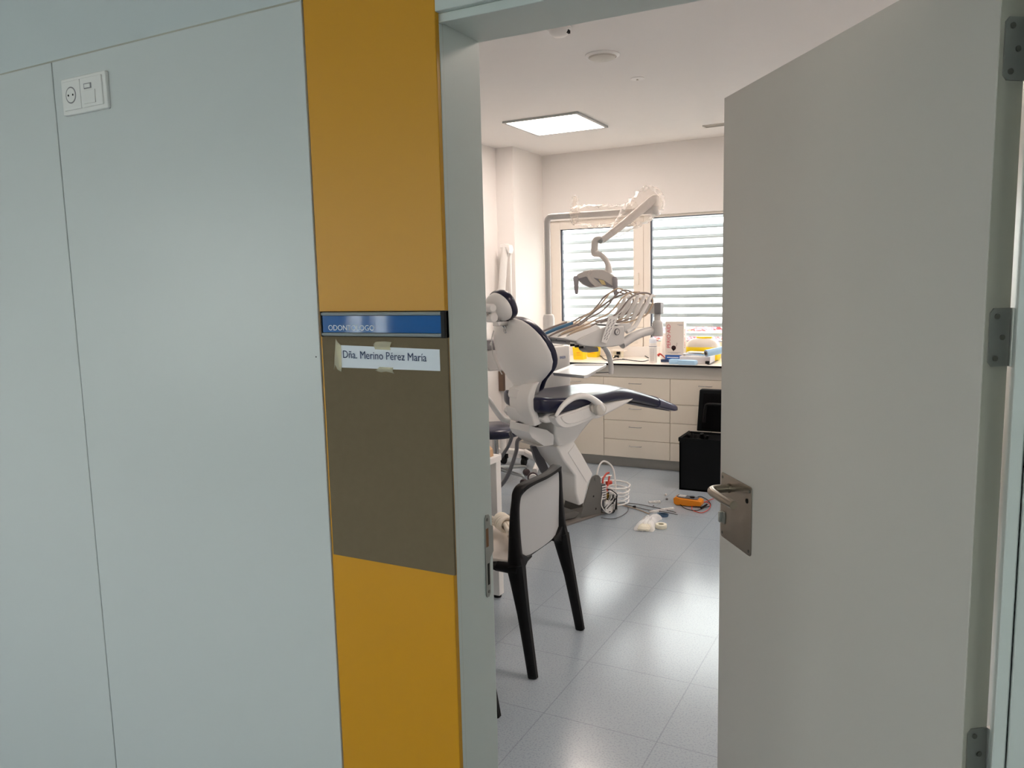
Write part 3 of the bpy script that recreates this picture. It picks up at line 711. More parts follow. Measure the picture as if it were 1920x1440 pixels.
# foot mechanism: valves, hoses and wires
def cw(*p): return [(a, -b, c) for a, b, c in p]
bm = B(); box(bm, .235, .275, -.085, -.04, .10, .21); box(bm, .235, .262, -.10, -.05, .03, .10); cpart('terminal_strip', bm, M['darkgrey'], bevel=.003)
bm = B()
for k in range(5): box(bm, .275, .279, -.083+.009*k, -.078+.009*k, .11, .20)
for k in range(6): box(bm, .24, .28, -.0865, -.084, .105+.017*k, .113+.017*k)
cpart('terminal', bm, M['white'])
bm = B(); cyl(bm, (.31, -.045, .014), .022, .11, 'z', 16); cyl(bm, (.31, -.045, .124), .014, .03, 'z', 12); cyl(bm, (.285, -.045, .09), .013, .05, 'x', 12); cpart('brass_valve', bm, M['brass'], bevel=.002, label='brass valve')
bm = B(); box(bm, .33, .375, -.09, -.03, .014, .11); cpart('solenoid', bm, M['hole'], bevel=.004)
bm = B(); box(bm, .245, .30, -.115, -.07, .016, .095); cpart('relay_box', bm, M['white'], bevel=.004)
def w3(r, *p, name='hose', m=None, cl=False):
    bm = B(); tube(bm, list(p), r, 8, closed=cl); return cpart(name, bm, m)
w3(.006, (.24, -.02, .20), (.28, -.0, .30), (.33, .0, .345), (.39, -.02, .30), (.40, -.04, .20), (.385, -.06, .05), name='white_tube', m=M['white'])
w3(.0065, (.26, -.07, .19), (.28, -.05, .235), (.33, -.03, .262), (.36, -.02, .262), name='red_tube', m=M['red'])
w3(.0065, (.31, -.045, .15), (.325, -.045, .175), (.35, -.03, .215), (.365, -.02, .235), name='red_tube', m=M['red'])
bm = B(); cyl(bm, (.305, -.045, .148), .018, .03, 'z', 12); cyl(bm, (.34, -.02, .19), .014, .04, 'x', 12); cpart('pipe_fitting', bm, M['red'])
hel = []
for k in range(0, 27):
    a = k*math.pi/6+1; hel.append((.43+.125*math.cos(a)*(1-.004*k), .01+.115*math.sin(a)*(1-.004*k), .185-.0028*k+.012*math.sin(a)))
bm = B(); tube(bm, hel, .0062, 8, smooth=0); cpart('coiled_tube', bm, M['white'])
hel = [(.45+.11*math.cos(k*math.pi/6), .03+.10*math.sin(k*math.pi/6), .008+.0024*k) for k in range(0, 40)]
bm = B(); tube(bm, hel, .0055, 8, smooth=0); cpart('coiled_tube', bm, M['clearbag'])
rnd = random.Random(3)
for k in range(11):
    a = rnd.uniform(.235, .29); b = rnd.uniform(-.12, -.03); z0 = rnd.uniform(.06, .2)
    w3(.0032, (a, b, z0), (a+rnd.uniform(0, .06), b-rnd.uniform(.0, .04), z0+rnd.uniform(-.02, .05)), (a+rnd.uniform(0, .05), b-rnd.uniform(0, .05), z0-.05), (a+rnd.uniform(-.03, .05), b-rnd.uniform(-.02, .03), max(.02, z0-.13)),
       name='wire', m=(M['white'] if k % 3 else M['black']))
w3(.0035, (.23, -.10, .14), (.20, -.125, .08), (.23, -.14, .03), (.28, -.135, .022), (.31, -.12, .06), name='wire', m=M['white'])

# ---- thin grey cables from the chair base over the floor
def floorcable(pts, r, m, label, name='cable', frame=I4):
    bm = B(); tube(bm, pts, r, 8); return tag(fin(name, bm, m), label, 'cable')
def zf(pts, z): return [(a, b, z) for a, b in pts]
floorcable(zf([(-1.896,5.102), (-1.864,5.19), (-1.732,5.201), (-1.563,5.157), (-1.443,5.11)], .005), .0028, M['darkgrey'], 'thin dark cable running from the chair base to the loose terminal strips, upper of two')
floorcable(zf([(-1.875,5.155), (-1.771,5.141), (-1.639,5.096), (-1.523,5.09), (-1.42,5.066)], .005), .0028, M['darkgrey'], 'thin dark cable ending bare just past the terminal strips, lower of two')
floorcable(zf([(-2.029,5.196), (-1.942,5.172), (-1.849,5.137), (-1.711,5.08), (-1.598,5.003)], .006), .004, M['tan'], 'beige cable reaching from the chair base to the white terminal strips')
floorcable(zf([(-1.799,5.143), (-1.756,5.018), (-1.757,4.881), (-1.792,4.8), (-1.866,4.794)], .005), .0024, M['darkgrey'], 'thin grey cable looped over the edge of the floor plate')

# ================================================================== DENTAL UNIT (water unit with its posts)
un = empty('dental_unit', tuple((CH @ Vector((.18, .50, 0))))[:2]+(0,), R(62)); un['_m'] = [list(x) for x in un.matrix_basis]
tag(un, 'white boxy dental unit standing on the far side of the chair', 'dental unit')
upart = lambda name, bm, m, parent=un, **k: fin(name, bm, m, parent, CH, **k)
bm = B(); prism(bm, rrect(-.05, .345, .36, .66, .03), .63, 1.135, 'xy'); bd = upart('body', bm, M['whitegloss'], bevel=.012, seg=3)
bm = B(); box(bm, .06, .24, .10, .40, .56, .70); upart('mounting_arm', bm, M['white'], bevel=.008)
bm = B(); prism(bm, rrect(-.02, .32, .39, .64, .03), 1.135, 1.150, 'xy'); upart('top_cover', bm, M['white'], bevel=.006)
text('lettering', 'ENGER', M['blueprint'], .026, (.238, .3595, 1.043), (1, 0, 0), (0, 0, 1), bd, width=.052, frame=CH, depth=.0008)
bm = B(); lathe(bm, (.25, .50, 0), [(.042, 1.14), (.042, 1.33), (.036, 1.352), (.026, 1.36)], 28); upart('post_socket', bm, M['white'])
# lamp post and horizontal arm
PX, PY = -2.404, 5.165
bm = B()
fin_pts = [(PX, PY, 1.34), (PX, PY, 1.7), (PX, PY, 2.022), (PX+.006, PY, 2.035), (PX+.022, PY, 2.050), (PX+.04, PY, 2.052), (PX+.4, PY, 2.05), (PX+.78, PY, 2.05)]
tube(bm, fin_pts, .0215, 18, smooth=0)
fin('lamp_post', bm, M['pole'], un)
bm = B(); tube(bm, [(PX+.70, PY, 2.05), (PX+.80, PY, 2.05)], .024, 16, smooth=0); cyl(bm, (PX+.795, PY, 2.02), .026, .09, 'z', 18); fin('arm_joint', bm, M['pole'], un, bevel=.003)
# assistant side
bm = B(); prism(bm, [(-.55, 1.215), (-.225, 1.205), (-.225, 1.135), (-.55, 1.145)], .44, .56, 'xz'); aa = upart('assistant_arm', bm, M['greyplastic'], bevel=.006)
bm = B(); prism(bm, [(-.42, 1.137), (-.225, 1.137), (-.16, .99), (-.30, .99)], .45, .55, 'xz'); upart('bowl_bracket', bm, M['white'], bevel=.008)
bm = B(); tube(bm, [(-.2, .5, 1.05), (0, .5, 1.0)], .03, 12, smooth=0); upart('bracket_arm', bm, M['white'])
bm = B(); tube(bm, [(-2.44, 5.1, .55)]+[(-2.633,5,0.512), (-2.643,5,0.464), (-2.667,5,0.406), (-2.7,5,0.355), (-2.741,5,0.303), (-2.806,5,0.257)], .013, 12); fin('suction_hose', bm, M['suction'], un)
bm = B(); tube(bm, [(-2.42, 5.04, .50)]+[(-2.526,4.9,0.482), (-2.554,4.9,0.391), (-2.587,4.9,0.297), (-2.633,4.9,0.194), (-2.688,4.9,0.121), (-2.757,4.9,0.066)], .0145, 12); fin('suction_hose', bm, M['suction'], un)

# ---- operating lamp
OL = thing('operating_lamp', 'warm white operating lamp with two grey grips hanging above the chair', 'lamp', (-1.95, 4.96, 1.6))
EX, EY, EZ = PX+.795, PY, 2.12
bm = B(); cyl(bm, (EX, EY, 2.07), .028, .075, 'z', 18); fin('elbow', bm, M['lampgrey'], OL, bevel=.006)
Fp = (-1.915, 4.965, 1.853)
bm = B(); tube(bm, [(EX+.01, EY, EZ-.005), (EX-.02, EY-.015, EZ-.015), (-1.80, 5.04, 1.95), Fp], [.030, .032, .026, .022], 14, flat=1, smooth=3); fin('spring_arm', bm, M['lampgrey'], OL)
bm = B(); cyl(bm, (Fp[0], Fp[1]+.018, Fp[2]), .020, -.036, 'y', 16); fin('wrist_joint', bm, M['chrome'], OL, bevel=.003)
NK = [(p[0], 4.96, p[1]) for p in [(-1.912,1.869), (-1.943,1.863), (-1.958,1.839), (-1.961,1.783), (-1.955,1.772), (-1.917,1.76), (-1.883,1.727), (-1.865,1.688), (-1.862,1.639)]]
bm = B(); tube(bm, NK, [.014, .021, .024, .024, .024, .018, .018, .020, .026], 14); fin('neck', bm, M['lampgrey'], OL)
# head: shallow curved body, its underside turned towards the patient
hz = [(-2.095,1.609), (-2.065,1.641), (-2.017,1.657), (-1.971,1.665), (-1.881,1.662), (-1.838,1.641), (-1.789,1.605), (-1.784,1.577), (-1.812,1.536), (-1.882,1.552), (-1.926,1.547), (-1.976,1.543), (-2.033,1.565), (-2.064,1.594)]
bm = B(); prism(bm, hz, 4.91, 4.985, 'xz', taper=.86)
prism(bm, [(sum(p[0] for p in hz)/14+(a-sum(p[0] for p in hz)/14)*.84, sum(p[1] for p in hz)/14+(b-sum(p[1] for p in hz)/14)*.8+.008) for a, b in hz], 4.98, 5.03, 'xz', taper=.6)
hd = fin('lamp_head', bm, M['lampgrey'], OL, bevel=.007, seg=3)
for pg in ([(-2.061,1.605), (-2.003,1.62), (-1.929,1.554), (-1.975,1.55), (-2.025,1.572)], [(-1.95,1.611), (-1.881,1.595), (-1.813,1.55), (-1.82,1.543), (-1.881,1.557)]):
    bm = B(); prism(bm, pg, 4.905, 4.912, 'xz'); fin('reflector', bm, M['reflector'], hd, bevel=.002)
bm = B(); prism(bm, [(-1.912,1.6), (-1.874,1.59), (-1.859,1.56), (-1.889,1.564)], 4.901, 4.905, 'xz'); fin('lens', bm, M['lampyellow'], hd, bevel=.001)
bm = B(); tube(bm, [(p[0], 4.905, p[1]) for p in [(-1.961,1.659), (-1.984,1.628), (-1.97,1.592), (-1.924,1.552)]], .0085, 10); fin('rib', bm, M['lampgrey'], hd)
for x, dz in ((-2.072, 0), (-1.795, -.012)):
    bm = B(); loft(bm, [[(x+cx_+rr*math.cos(a), 4.902+rr*.8*math.sin(a), z) for a in [2*math.pi*j/14 for j in range(14)]] for cx_, rr, z in
                       ((-.004, .012, 1.625+dz), (-.002, .019, 1.61+dz), (0, .018, 1.585+dz), (.0, .0155, 1.55+dz), (.001, .0125, 1.515+dz), (.001, .008, 1.503+dz))])
    fin('grip', bm, M['lampgrip'], OL, angle=60)

# ---- plastic film left on the lamp arm
def crumple(name, path, radii, label, seed, flat=1.0, seg=22):
    rnd = random.Random(seed); bm = B(); q = cr(path, 8); rr = [v.x for v in cr([(x, 0, 0) for x in radii], 8)]
    rings = []
    for i, p in enumerate(q):
        t = (q[min(i+1, len(q)-1)]-q[max(i-1, 0)]).normalized(); n_ = t.cross(Vector((0, 0, 1)));
        if n_.length < .05: n_ = Vector((1, 0, 0))
        n_.normalize(); b_ = n_.cross(t)
        rings.append([bm.verts.new(p+n_*rr[i]*math.cos(a)*(1+rnd.uniform(-.16, .16))+b_*rr[i]*flat*math.sin(a)*(1+rnd.uniform(-.16, .16))) for a in [2*math.pi*j/seg for j in range(seg)]])
    for a, b in zip(rings, rings[1:]):
        for k in range(seg): bm.faces.new((a[k], a[(k+1) % seg], b[(k+1) % seg], b[k]))
    return tag(fin(name, bm, M['wrap'], angle=180), label, 'plastic film')
crumple('plastic_film', [(PX+.20, PY, 2.05), (PX+.27, PY, 2.045), (PX+.42, PY, 2.035), (PX+.55, PY, 2.035), (PX+.66, PY, 2.04)], [.055, .065, .07, .06, .07], 'crumpled clear film sleeve around the horizontal lamp arm', 1, 1.05)
crumple('plastic_film', [(PX+.235, PY-.03, 1.99), (PX+.225, PY-.03, 2.06), (PX+.23, PY-.03, 2.12), (PX+.235, PY-.03, 2.17), (PX+.237, PY-.03, 2.185)], [.035, .042, .042, .036, .008], 'upright clear film flap on the horizontal lamp arm', 2, .5)
crumple('plastic_film', [(EX+.045, EY, 2.165), (EX+.0, EY-.01, 2.13), (EX-.09, EY-.06, 2.05), (-1.80, 5.04, 1.945), (-1.86, 5.0, 1.90)], [.03, .095, .095, .055, .036], 'crumpled clear film bag over the elbow of the lamp arm', 3, 1.0)

# ================================================================== DELIVERY CONSOLE
SX, SY = -1.536, 4.987
IC = empty('instrument_console', (-1.75, 4.9, 1.15), R(62)); IC['_m'] = [list(x) for x in IC.matrix_basis]
tag(IC, 'white instrument console with handpieces and hoses reaching over the chair', 'dental console')
ip = lambda name, bm, m, parent=IC, **k: fin(name, bm, m, parent, CH, **k)
body = [(-0.199,1.227), (-0.172,1.242), (-0.024,1.288), (0.051,1.306), (0.189,1.302), (0.198,1.285), (0.193,1.245), (0.193,1.191), (0.166,1.181), (0.094,1.175), (0.011,1.179), (-0.071,1.187), (-0.141,1.196), (-0.193,1.214)]
bm = B(); prism(bm, body, -.37, -.06, 'xz'); cb = ip('console_body', bm, M['pole'], bevel=.008, seg=3)
rest = [(-0.299,1.252), (-0.27,1.26), (-0.035,1.323), (-0.01,1.308), (0.008,1.291), (-0.172,1.238), (-0.193,1.227), (-0.238,1.236)]
bm = B(); prism(bm, rest, -.36, -.08, 'xz'); ip('handpiece_rest', bm, M['white'], bevel=.006)
rb = [(0.113,1.312), (0.158,1.32), (0.253,1.316), (0.267,1.288), (0.239,1.262), (0.203,1.264), (0.203,1.294)]
bm = B(); prism(bm, rb, -.36, -.08, 'xz'); ip('rear_block', bm, M['pole'], bevel=.004)
gz = [(0.127,1.268)][0]
bm = B(); cyl(bm, (gz[0], -.3695, gz[1]), .021, -.006, 'y', 28); ga = ip('pressure_gauge', bm, M['darkgrey'], cb)
bm = B(); cyl(bm, (gz[0], -.3756, gz[1]), .0165, -.0006, 'y', 28); ip('dial', bm, M['pole'], cb)
bm = B(); prism(bm, [(gz[0]-.008, gz[1]-.010), (gz[0]-.005, gz[1]-.011), (gz[0]+.008, gz[1]+.010), (gz[0]+.006, gz[1]+.011)], -.3775, -.3762, 'xz'); ip('needle', bm, M['darkgrey'], cb)
st = [(0.048,1.374), (0.122,1.361), (0.022,1.202), (-0.017,1.214)]
bm = B(); prism(bm, st, -.390, -.386, 'xz')
for i in range(8):
    t = .16+.098*i
    for off in (.28, .68):
        ax = st[0][0]+(st[3][0]-st[0][0])*t; az = st[0][1]+(st[3][1]-st[0][1])*t; bx = st[1][0]+(st[2][0]-st[1][0])*t; bz = st[1][1]+(st[2][1]-st[1][1])*t
        o2 = off+(.08 if i % 2 else -.02); px_, pz_ = ax+(bx-ax)*o2, az+(bz-az)*o2
        prism(bm, [(px_-.008, pz_-.006), (px_-.003, pz_-.007), (px_+.008, pz_+.006), (px_+.003, pz_+.007)], -.3915, -.3905, 'xz', mi=1)
ip('slotted_bracket', bm, [M['white'], M['greyplastic']])
# front grip under the console
gp = [(-0.09,1.191), (0.027,1.174), (0.031,1.147), (-0.047,1.145), (-0.073,1.16)]
bm = B(); prism(bm, gp, -.31, -.24, 'xz'); ip('grip_handle', bm, M['greyplastic'], bevel=.005)
kb = [(-0.226,1.225), (-0.173,1.215), (-0.11,1.195), (-0.11,1.183), (-0.169,1.195), (-0.227,1.213)]
bm = B(); prism(bm, kb, -.345, -.30, 'xz'); kp_ = ip('keypad', bm, M['fascia'], bevel=.003)
for a_k in (.12, .42, .72):
    bm = B(); kx = kb[0][0]+(kb[2][0]-kb[0][0])*a_k; kz = kb[5][1]+(kb[3][1]-kb[5][1])*a_k
    box(bm, kx-.012, kx+.016, -.348, -.34, kz-.012, kz+.002); ip('key', bm, M['black'], kp_)
# support arm from the console up to the spindle
arm = [(a, b) for a, b in [(0.202,1.182), (0.29,1.221), (0.384,1.247), (0.465,1.257), (0.533,1.264)]]
bm = B(); tube(bm, [(a, -.33, b) for a, b in arm], [.030, .030, .028, .028, .032], 14, flat=1); ip('curved_arm', bm, M['pole'])
sz = [(-1.541,1.199), (-1.541,1.269), (-1.541,1.304), (-1.541,1.353), (-1.541,1.367), (-1.541,1.44)]
bm = B(); lathe(bm, (SX, SY, 0), [(.036, sz[0][1]+.02), (.038, sz[0][1]+.04), (.036, sz[2][1]-.005), (.030, sz[2][1]+.012), (.022, sz[2][1]+.02), (.021, sz[4][1]+.01)], 24); fin('spindle', bm, M['pole'], IC)
bm = B(); box(bm, SX-.012, SX+.032, SY-.035, SY+.035, sz[4][1]-.002, sz[5][1]); fin('beam_end', bm, M['greyplastic'], IC, bevel=.006)
bm = B(); prism(bm, [(SX-.012, SY-.033), (SX-.012, SY+.033), (-1.86, 5.24), (-1.885, 5.18)], sz[4][1], sz[5][1]-.004, 'xy'); fin('support_beam', bm, M['white'], IC, bevel=.004)
bm = B(); tube(bm, [(-1.875, 5.21, 1.36), (-1.875, 5.21, 1.25), (-1.90, 5.22, 1.215), (-1.98, 5.20, 1.205), (-2.15, 5.17, 1.19), (-2.24, 5.15, 1.165)], .016, 12); fin('lower_beam', bm, M['white'], IC)
# whip arms and hoses (five instruments side by side)
rib = [(0.221,1.263), (0.258,1.275), (0.304,1.302), (0.356,1.373), (0.403,1.436), (0.436,1.48), (0.474,1.484)]
loop = [(-0.078,1.312), (0.017,1.343), (0.114,1.369), (0.177,1.407), (0.24,1.465), (0.314,1.5), (0.389,1.505), (0.436,1.494)]
loop2 = [(0.446,1.476), (0.46,1.445), (0.436,1.397), (0.388,1.358), (0.286,1.331), (0.171,1.316)]
hand = [(-0.295,1.255), (-0.254,1.272), (-0.188,1.291), (-0.078,1.315)]
cols = [M['greyhose'], M['tan'], M['greyhose'], M['tan'], M['greyhose']]
for i in range(5):
    y = -.355+.058*i
    bm = B(); tube(bm, [(a, y, b) for a, b in rib], [.014, .015, .014, .013, .013, .012, .006], 10); wa = ip('whip_arm', bm, M['white'])
    lift = [0, .012, .035, .05, .02][i]
    pth = [(a+.0*i, y, b+lift*math.sin(math.pi*k/7)*(.9 if k < 6 else .2)) for k, (a, b) in enumerate(loop)]
    bm = B(); tube(bm, pth, .0055, 8); ip('instrument_hose', bm, cols[i])
    bm = B(); tube(bm, [(a-.010*(i % 2), y+.006, b+.006*i*.4) for a, b in loop2], .0055, 8); ip('instrument_hose', bm, cols[(i+1) % 5])
for i, (m_, r_) in enumerate(((M['tan'], .007), (M['tan'], .008), (M['greyhose'], .007), (M['midblue'], .010), (M['greyhose'], .006))):
    y = -.355+.058*i
    sh = [0.05, .03, -.02, -.03, -.06][i]; dzz = [-.004, .0, .006, .012, .016][i]
    bm = B(); tube(bm, [(a+sh*(1-k/3)*(1), y, b+dzz+(sh*.35)*(1-k/3)) for k, (a, b) in enumerate(hand)], [r_*.55, r_*.9, r_*1.15, r_], 10); hpz = ip('handpiece', bm, m_)
    a0, b0 = hand[0][0]+sh, hand[0][1]+dzz+sh*.35
    bm = B(); cyl(bm, (a0, y, b0), r_*.8, .02, (-.85, 0, -.4), 10, r2=r_*.4); ip('handpiece_tip', bm, M['steel2'], hpz)
# the long straight instrument crossing the tray with its needle
lg = [(-0.22,1.244), (-0.152,1.277), (-0.044,1.319), (0.111,1.404), (0.248,1.471), (0.38,1.506), (0.485,1.507)]
bm = B(); tube(bm, [(a, -.20, b) for a, b in lg], [.009, .008, .0065, .006, .006, .006, .006], 9); li = ip('syringe_hose', bm, M['greyhose'])
nd = [(-0.216,1.247), (-0.254,1.223), (-0.266,1.204)]
bm = B(); tube(bm, [(a, -.20, b) for a, b in nd], [.0022, .0018, .001], 6); ip('needle_tip', bm, M['steel2'], li)
bm = B(); tube(bm, [(a, -.205, b) for a, b in [(-0.228,1.238), (-0.178,1.252), (-0.148,1.26)]], [.009, .013, .011], 12); ip('syringe_head', bm, M['darkgrey'], li)
# tray and its arm
ta = [(0.115,1.169), (0.137,1.151), (0.164,1.111), (0.182,1.047), (0.183,0.988)]
bm = B(); tube(bm, [(a, -.25, b) for a, b in ta], [.014, .016, .0165, .0165, .0155], 14); ip('tray_arm', bm, M['pole'])
e_ = Vector((ta[-1][0], -.25, ta[-1][1])); ew = CH @ e_
bm = B(); tube(bm, [(ew.x, ew.y, ew.z+.012), (-1.93, 4.80, .985)], .0045, 8, smooth=0); fin('tray_rod', bm, M['steel2'], IC)
tr = thing('instrument_tray', 'empty white instrument tray held over the seat of the dental chair', 'tray', (-2.02, 4.83, .985))
q = [(-2.113, 4.564), (-2.192, 5.118), (-1.958, 5.179), (-1.828, 4.464)]
cx_, cy_ = sum(p[0] for p in q)/4, sum(p[1] for p in q)/4
bm = B(); ro = lambda k, r_=.12: [(cx_+(p[0]-cx_)*k, cy_+(p[1]-cy_)*k) for p in [(a[0]+(b[0]-a[0])*t, a[1]+(b[1]-a[1])*t) for a, b in zip(q, q[1:]+q[:1]) for t in (.06, .94)]]
loft(bm, [[(a, b, z_) for a, b in ro(k)] for k, z_ in ((.90, .986), (.97, .988), (1.0, 1.0), (1.0, 1.008), (.96, 1.008), (.94, 1.001), (.93, .996))]); tb = fin('tray_body', bm, M['white'], tr, angle=50)
bm = B(); prism(bm, ro(.80), .992, .9975, 'xy'); fin('tray_mat', bm, M['pole'], tr, bevel=.002)

# ================================================================== STOOL, STAND, DESK, CHAIRS
SXc, SYc = -3.02, 5.43
stl = thing('dental_stool', 'low navy dental stool on a five star chrome base at the left wall', 'stool', (SXc, SYc, 0))
bm = B(); lathe(bm, (SXc, SYc, 0), [(.0, .375), (.185, .375), (.212, .385), (.225, .41), (.22, .435), (.195, .455), (.0, .462)], 36); fin('seat', bm, M['navy'], stl, angle=70)
bm = B(); cyl(bm, (SXc, SYc, .10), .025, .28, 'z', 16); cyl(bm, (SXc, SYc, .06), .04, .06, 'z', 16); fin('column', bm, M['chrome'], stl)
for k in range(5):
    a = R(-13+72*k); dx, dy = math.cos(a), math.sin(a)
    bm = B(); tube(bm, [(SXc+dx*.03, SYc+dy*.03, .105), (SXc+dx*.18, SYc+dy*.18, .088), (SXc+dx*.275, SYc+dy*.275, .078), (SXc+dx*.29, SYc+dy*.29, .055)], [.018, .014, .011, .009], 10); lg_ = fin('leg', bm, M['alu'], stl)
    bm = B(); cyl(bm, (SXc+dx*.29-dy*.018, SYc+dy*.29+dx*.018, .028), .028, .036, (dy, -dx, 0), 20); fin('caster', bm, M['caster'], lg_, bevel=.006)
ms = thing('mobile_stand', 'white wheeled stand base behind the stool', 'stand', (-3.12, 5.95, 0))
bm = B(); box(bm, -3.32, -3.03, 5.97, 6.03, .095, .14); f1 = fin('rear_bar', bm, M['white'], ms, bevel=.01)
bm = B(); beam(bm, [(-3.045, 6.0, .118, .03, .02), (-2.83, 5.84, .10, .025, .02), (-2.72, 5.53, .08, .025, .02)]); fin('side_bar', bm, M['white'], ms, bevel=.004)
bm = B(); cyl(bm, (-3.26, 6.0, .13), .03, .20, 'z', 16); fin('post', bm, M['white'], ms)
for x_, y_ in ((-3.25, 6.0), (-3.05, 6.0)):
    bm = B(); cyl(bm, (x_-.018, y_-.01, .034), .033, .036, 'x', 20); box(bm, x_-.026, x_+.026, y_-.012, y_+.03, .045, .095); fin('caster', bm, M['black'], ms, bevel=.004)
bm = B(); cyl(bm, (-2.72, 5.49, .045), .044, .03, (.5, -.85, 0), 24); cw_ = fin('caster', bm, M['caster'], ms, bevel=.006)
bm = B(); cyl(bm, (-2.703, 5.462, .045), .034, .02, (.5, -.85, 0), 24); fin('hub_cap', bm, M['white'], cw_, bevel=.004)

sb = thing('wall_outlet_box', 'brown metal outlet box on the left wall behind the chair back', 'outlet box', (-3.39, 6.28, .7))
bm = B(); box(bm, XL, XL+.05, 6.20, 6.34, .62, .80); fin('metal_box', bm, M['bronze'], sb, bevel=.003)
bm = B(); tube(bm, [(XL+.055, 6.27, .74), (XL+.075, 6.25, .68), (XL+.07, 6.29, .64), (XL+.055, 6.33, .62), (XL+.06, 6.345, .575)], .006, 8); fin('plug_cord', bm, M['black'], sb)
ph = thing('wall_hose', 'grey upright hose with a yellow cap beside the outlet box', 'hose', (-3.25, 6.1, .5))
pq = [(p[0], 6.1, p[1]) for p in [(-3.222,0.722), (-3.229,0.679), (-3.236,0.606), (-3.249,0.509)]]
bm = B(); tube(bm, pq, .012, 10); fin('tube', bm, M['greyplastic'], ph)
cpq = [(-3.222,0.741)][0]
bm = B(); cyl(bm, (cpq[0], 6.1, cpq[1]-.02), .016, .03, 'z', 12, r2=.008); fin('cap', bm, M['sharps'], ph, label='yellow cap')
# x-ray arm folded against the pilaster
xr = thing('xray_arm', 'folded white x-ray arm standing against the far left pilaster', 'x-ray arm', (-3.3, 6.15, 1.3))
bm = B(); A1 = [(p[0], 6.15, p[1]) for p in [(-3.27,1.91), (-3.291,1.739), (-3.318,1.529), (-3.353,1.269), (-3.375,1.077)]]
tube(bm, A1, [.032, .033, .034, .036, .036], 14); fin('upper_arm', bm, M['white'], xr)
bm = B(); tube(bm, [(p[0], 6.18, p[1]) for p in [(-3.237,1.877), (-3.24,1.644), (-3.242,1.362), (-3.244,1.077)]], .011, 10); fin('rod', bm, M['white'], xr)
bm = B(); kp = [(-3.313,1.898), (-3.307,1.93), (-3.264,1.937), (-3.222,1.924), (-3.213,1.884), (-3.224,1.848), (-3.24,1.867), (-3.249,1.9)]
prism(bm, kp, 6.12, 6.20, 'xz'); fin('elbow', bm, M['white'], xr, bevel=.006)
bm = B(); box(bm, -3.36, -3.23, 6.13, 6.25, 1.0, 1.16); fin('wall_mount', bm, M['white'], xr, bevel=.01)

dk = thing('desk', 'white office desk behind the nearest chair', 'desk', (-2.3, 2.6, 0))
bm = B(); box(bm, -2.64, -1.838, 1.56, 3.364, .705, .735); fin('desk_top', bm, M['white'], dk, bevel=.002)
for x_ in (-2.62, -1.888):
    for y_ in (1.58, 3.31):
        bm = B(); box(bm, x_, x_+.048, y_, y_+.048, .015, .705); l_ = fin('leg', bm, M['white'], dk, bevel=.002)
        bm = B(); cyl(bm, (x_+.024, y_+.024, 0), .02, .018, 'z', 16); fin('foot', bm, M['black'], l_)
bm = B(); box(bm, -2.60, -1.86, 3.318, 3.342, .66, .705); box(bm, -2.60, -1.86, 1.6, 1.624, .66, .705); fin('rail', bm, M['white'], dk)
cbx = thing('cardboard_box', 'small open brown cardboard box on the desk corner', 'box', (-1.95, 3.2, .735))
bx = [(-1.854,3.343), (-1.863,3.299)]
bm = B(); xa, ya = -1.862, 3.235
for q_ in ((xa-.19, xa, ya-.004, ya), (xa-.19, xa, ya-.14, ya-.136), (xa-.004, xa, ya-.14, ya), (xa-.19, xa-.186, ya-.14, ya)): box(bm, q_[0], q_[1], q_[2], q_[3], .7355, .81)
box(bm, xa-.19, xa, ya-.14, ya, .7355, .738); fin('walls', bm, M['card'], cbx, smooth=False)
bm = B(); prism(bm, [(xa-.002, .809), (xa+.001, .811), (xa+.030, .782), (xa+.034, .748), (xa+.031, .748)], ya-.09, ya+.03, 'xz'); fin('flap', bm, M['card2'], cbx, smooth=False)
bm = B(); box(bm, xa-.187, xa-.003, ya+.0, ya+.05, .808, .81); fin('flap', bm, M['card2'], cbx, smooth=False)

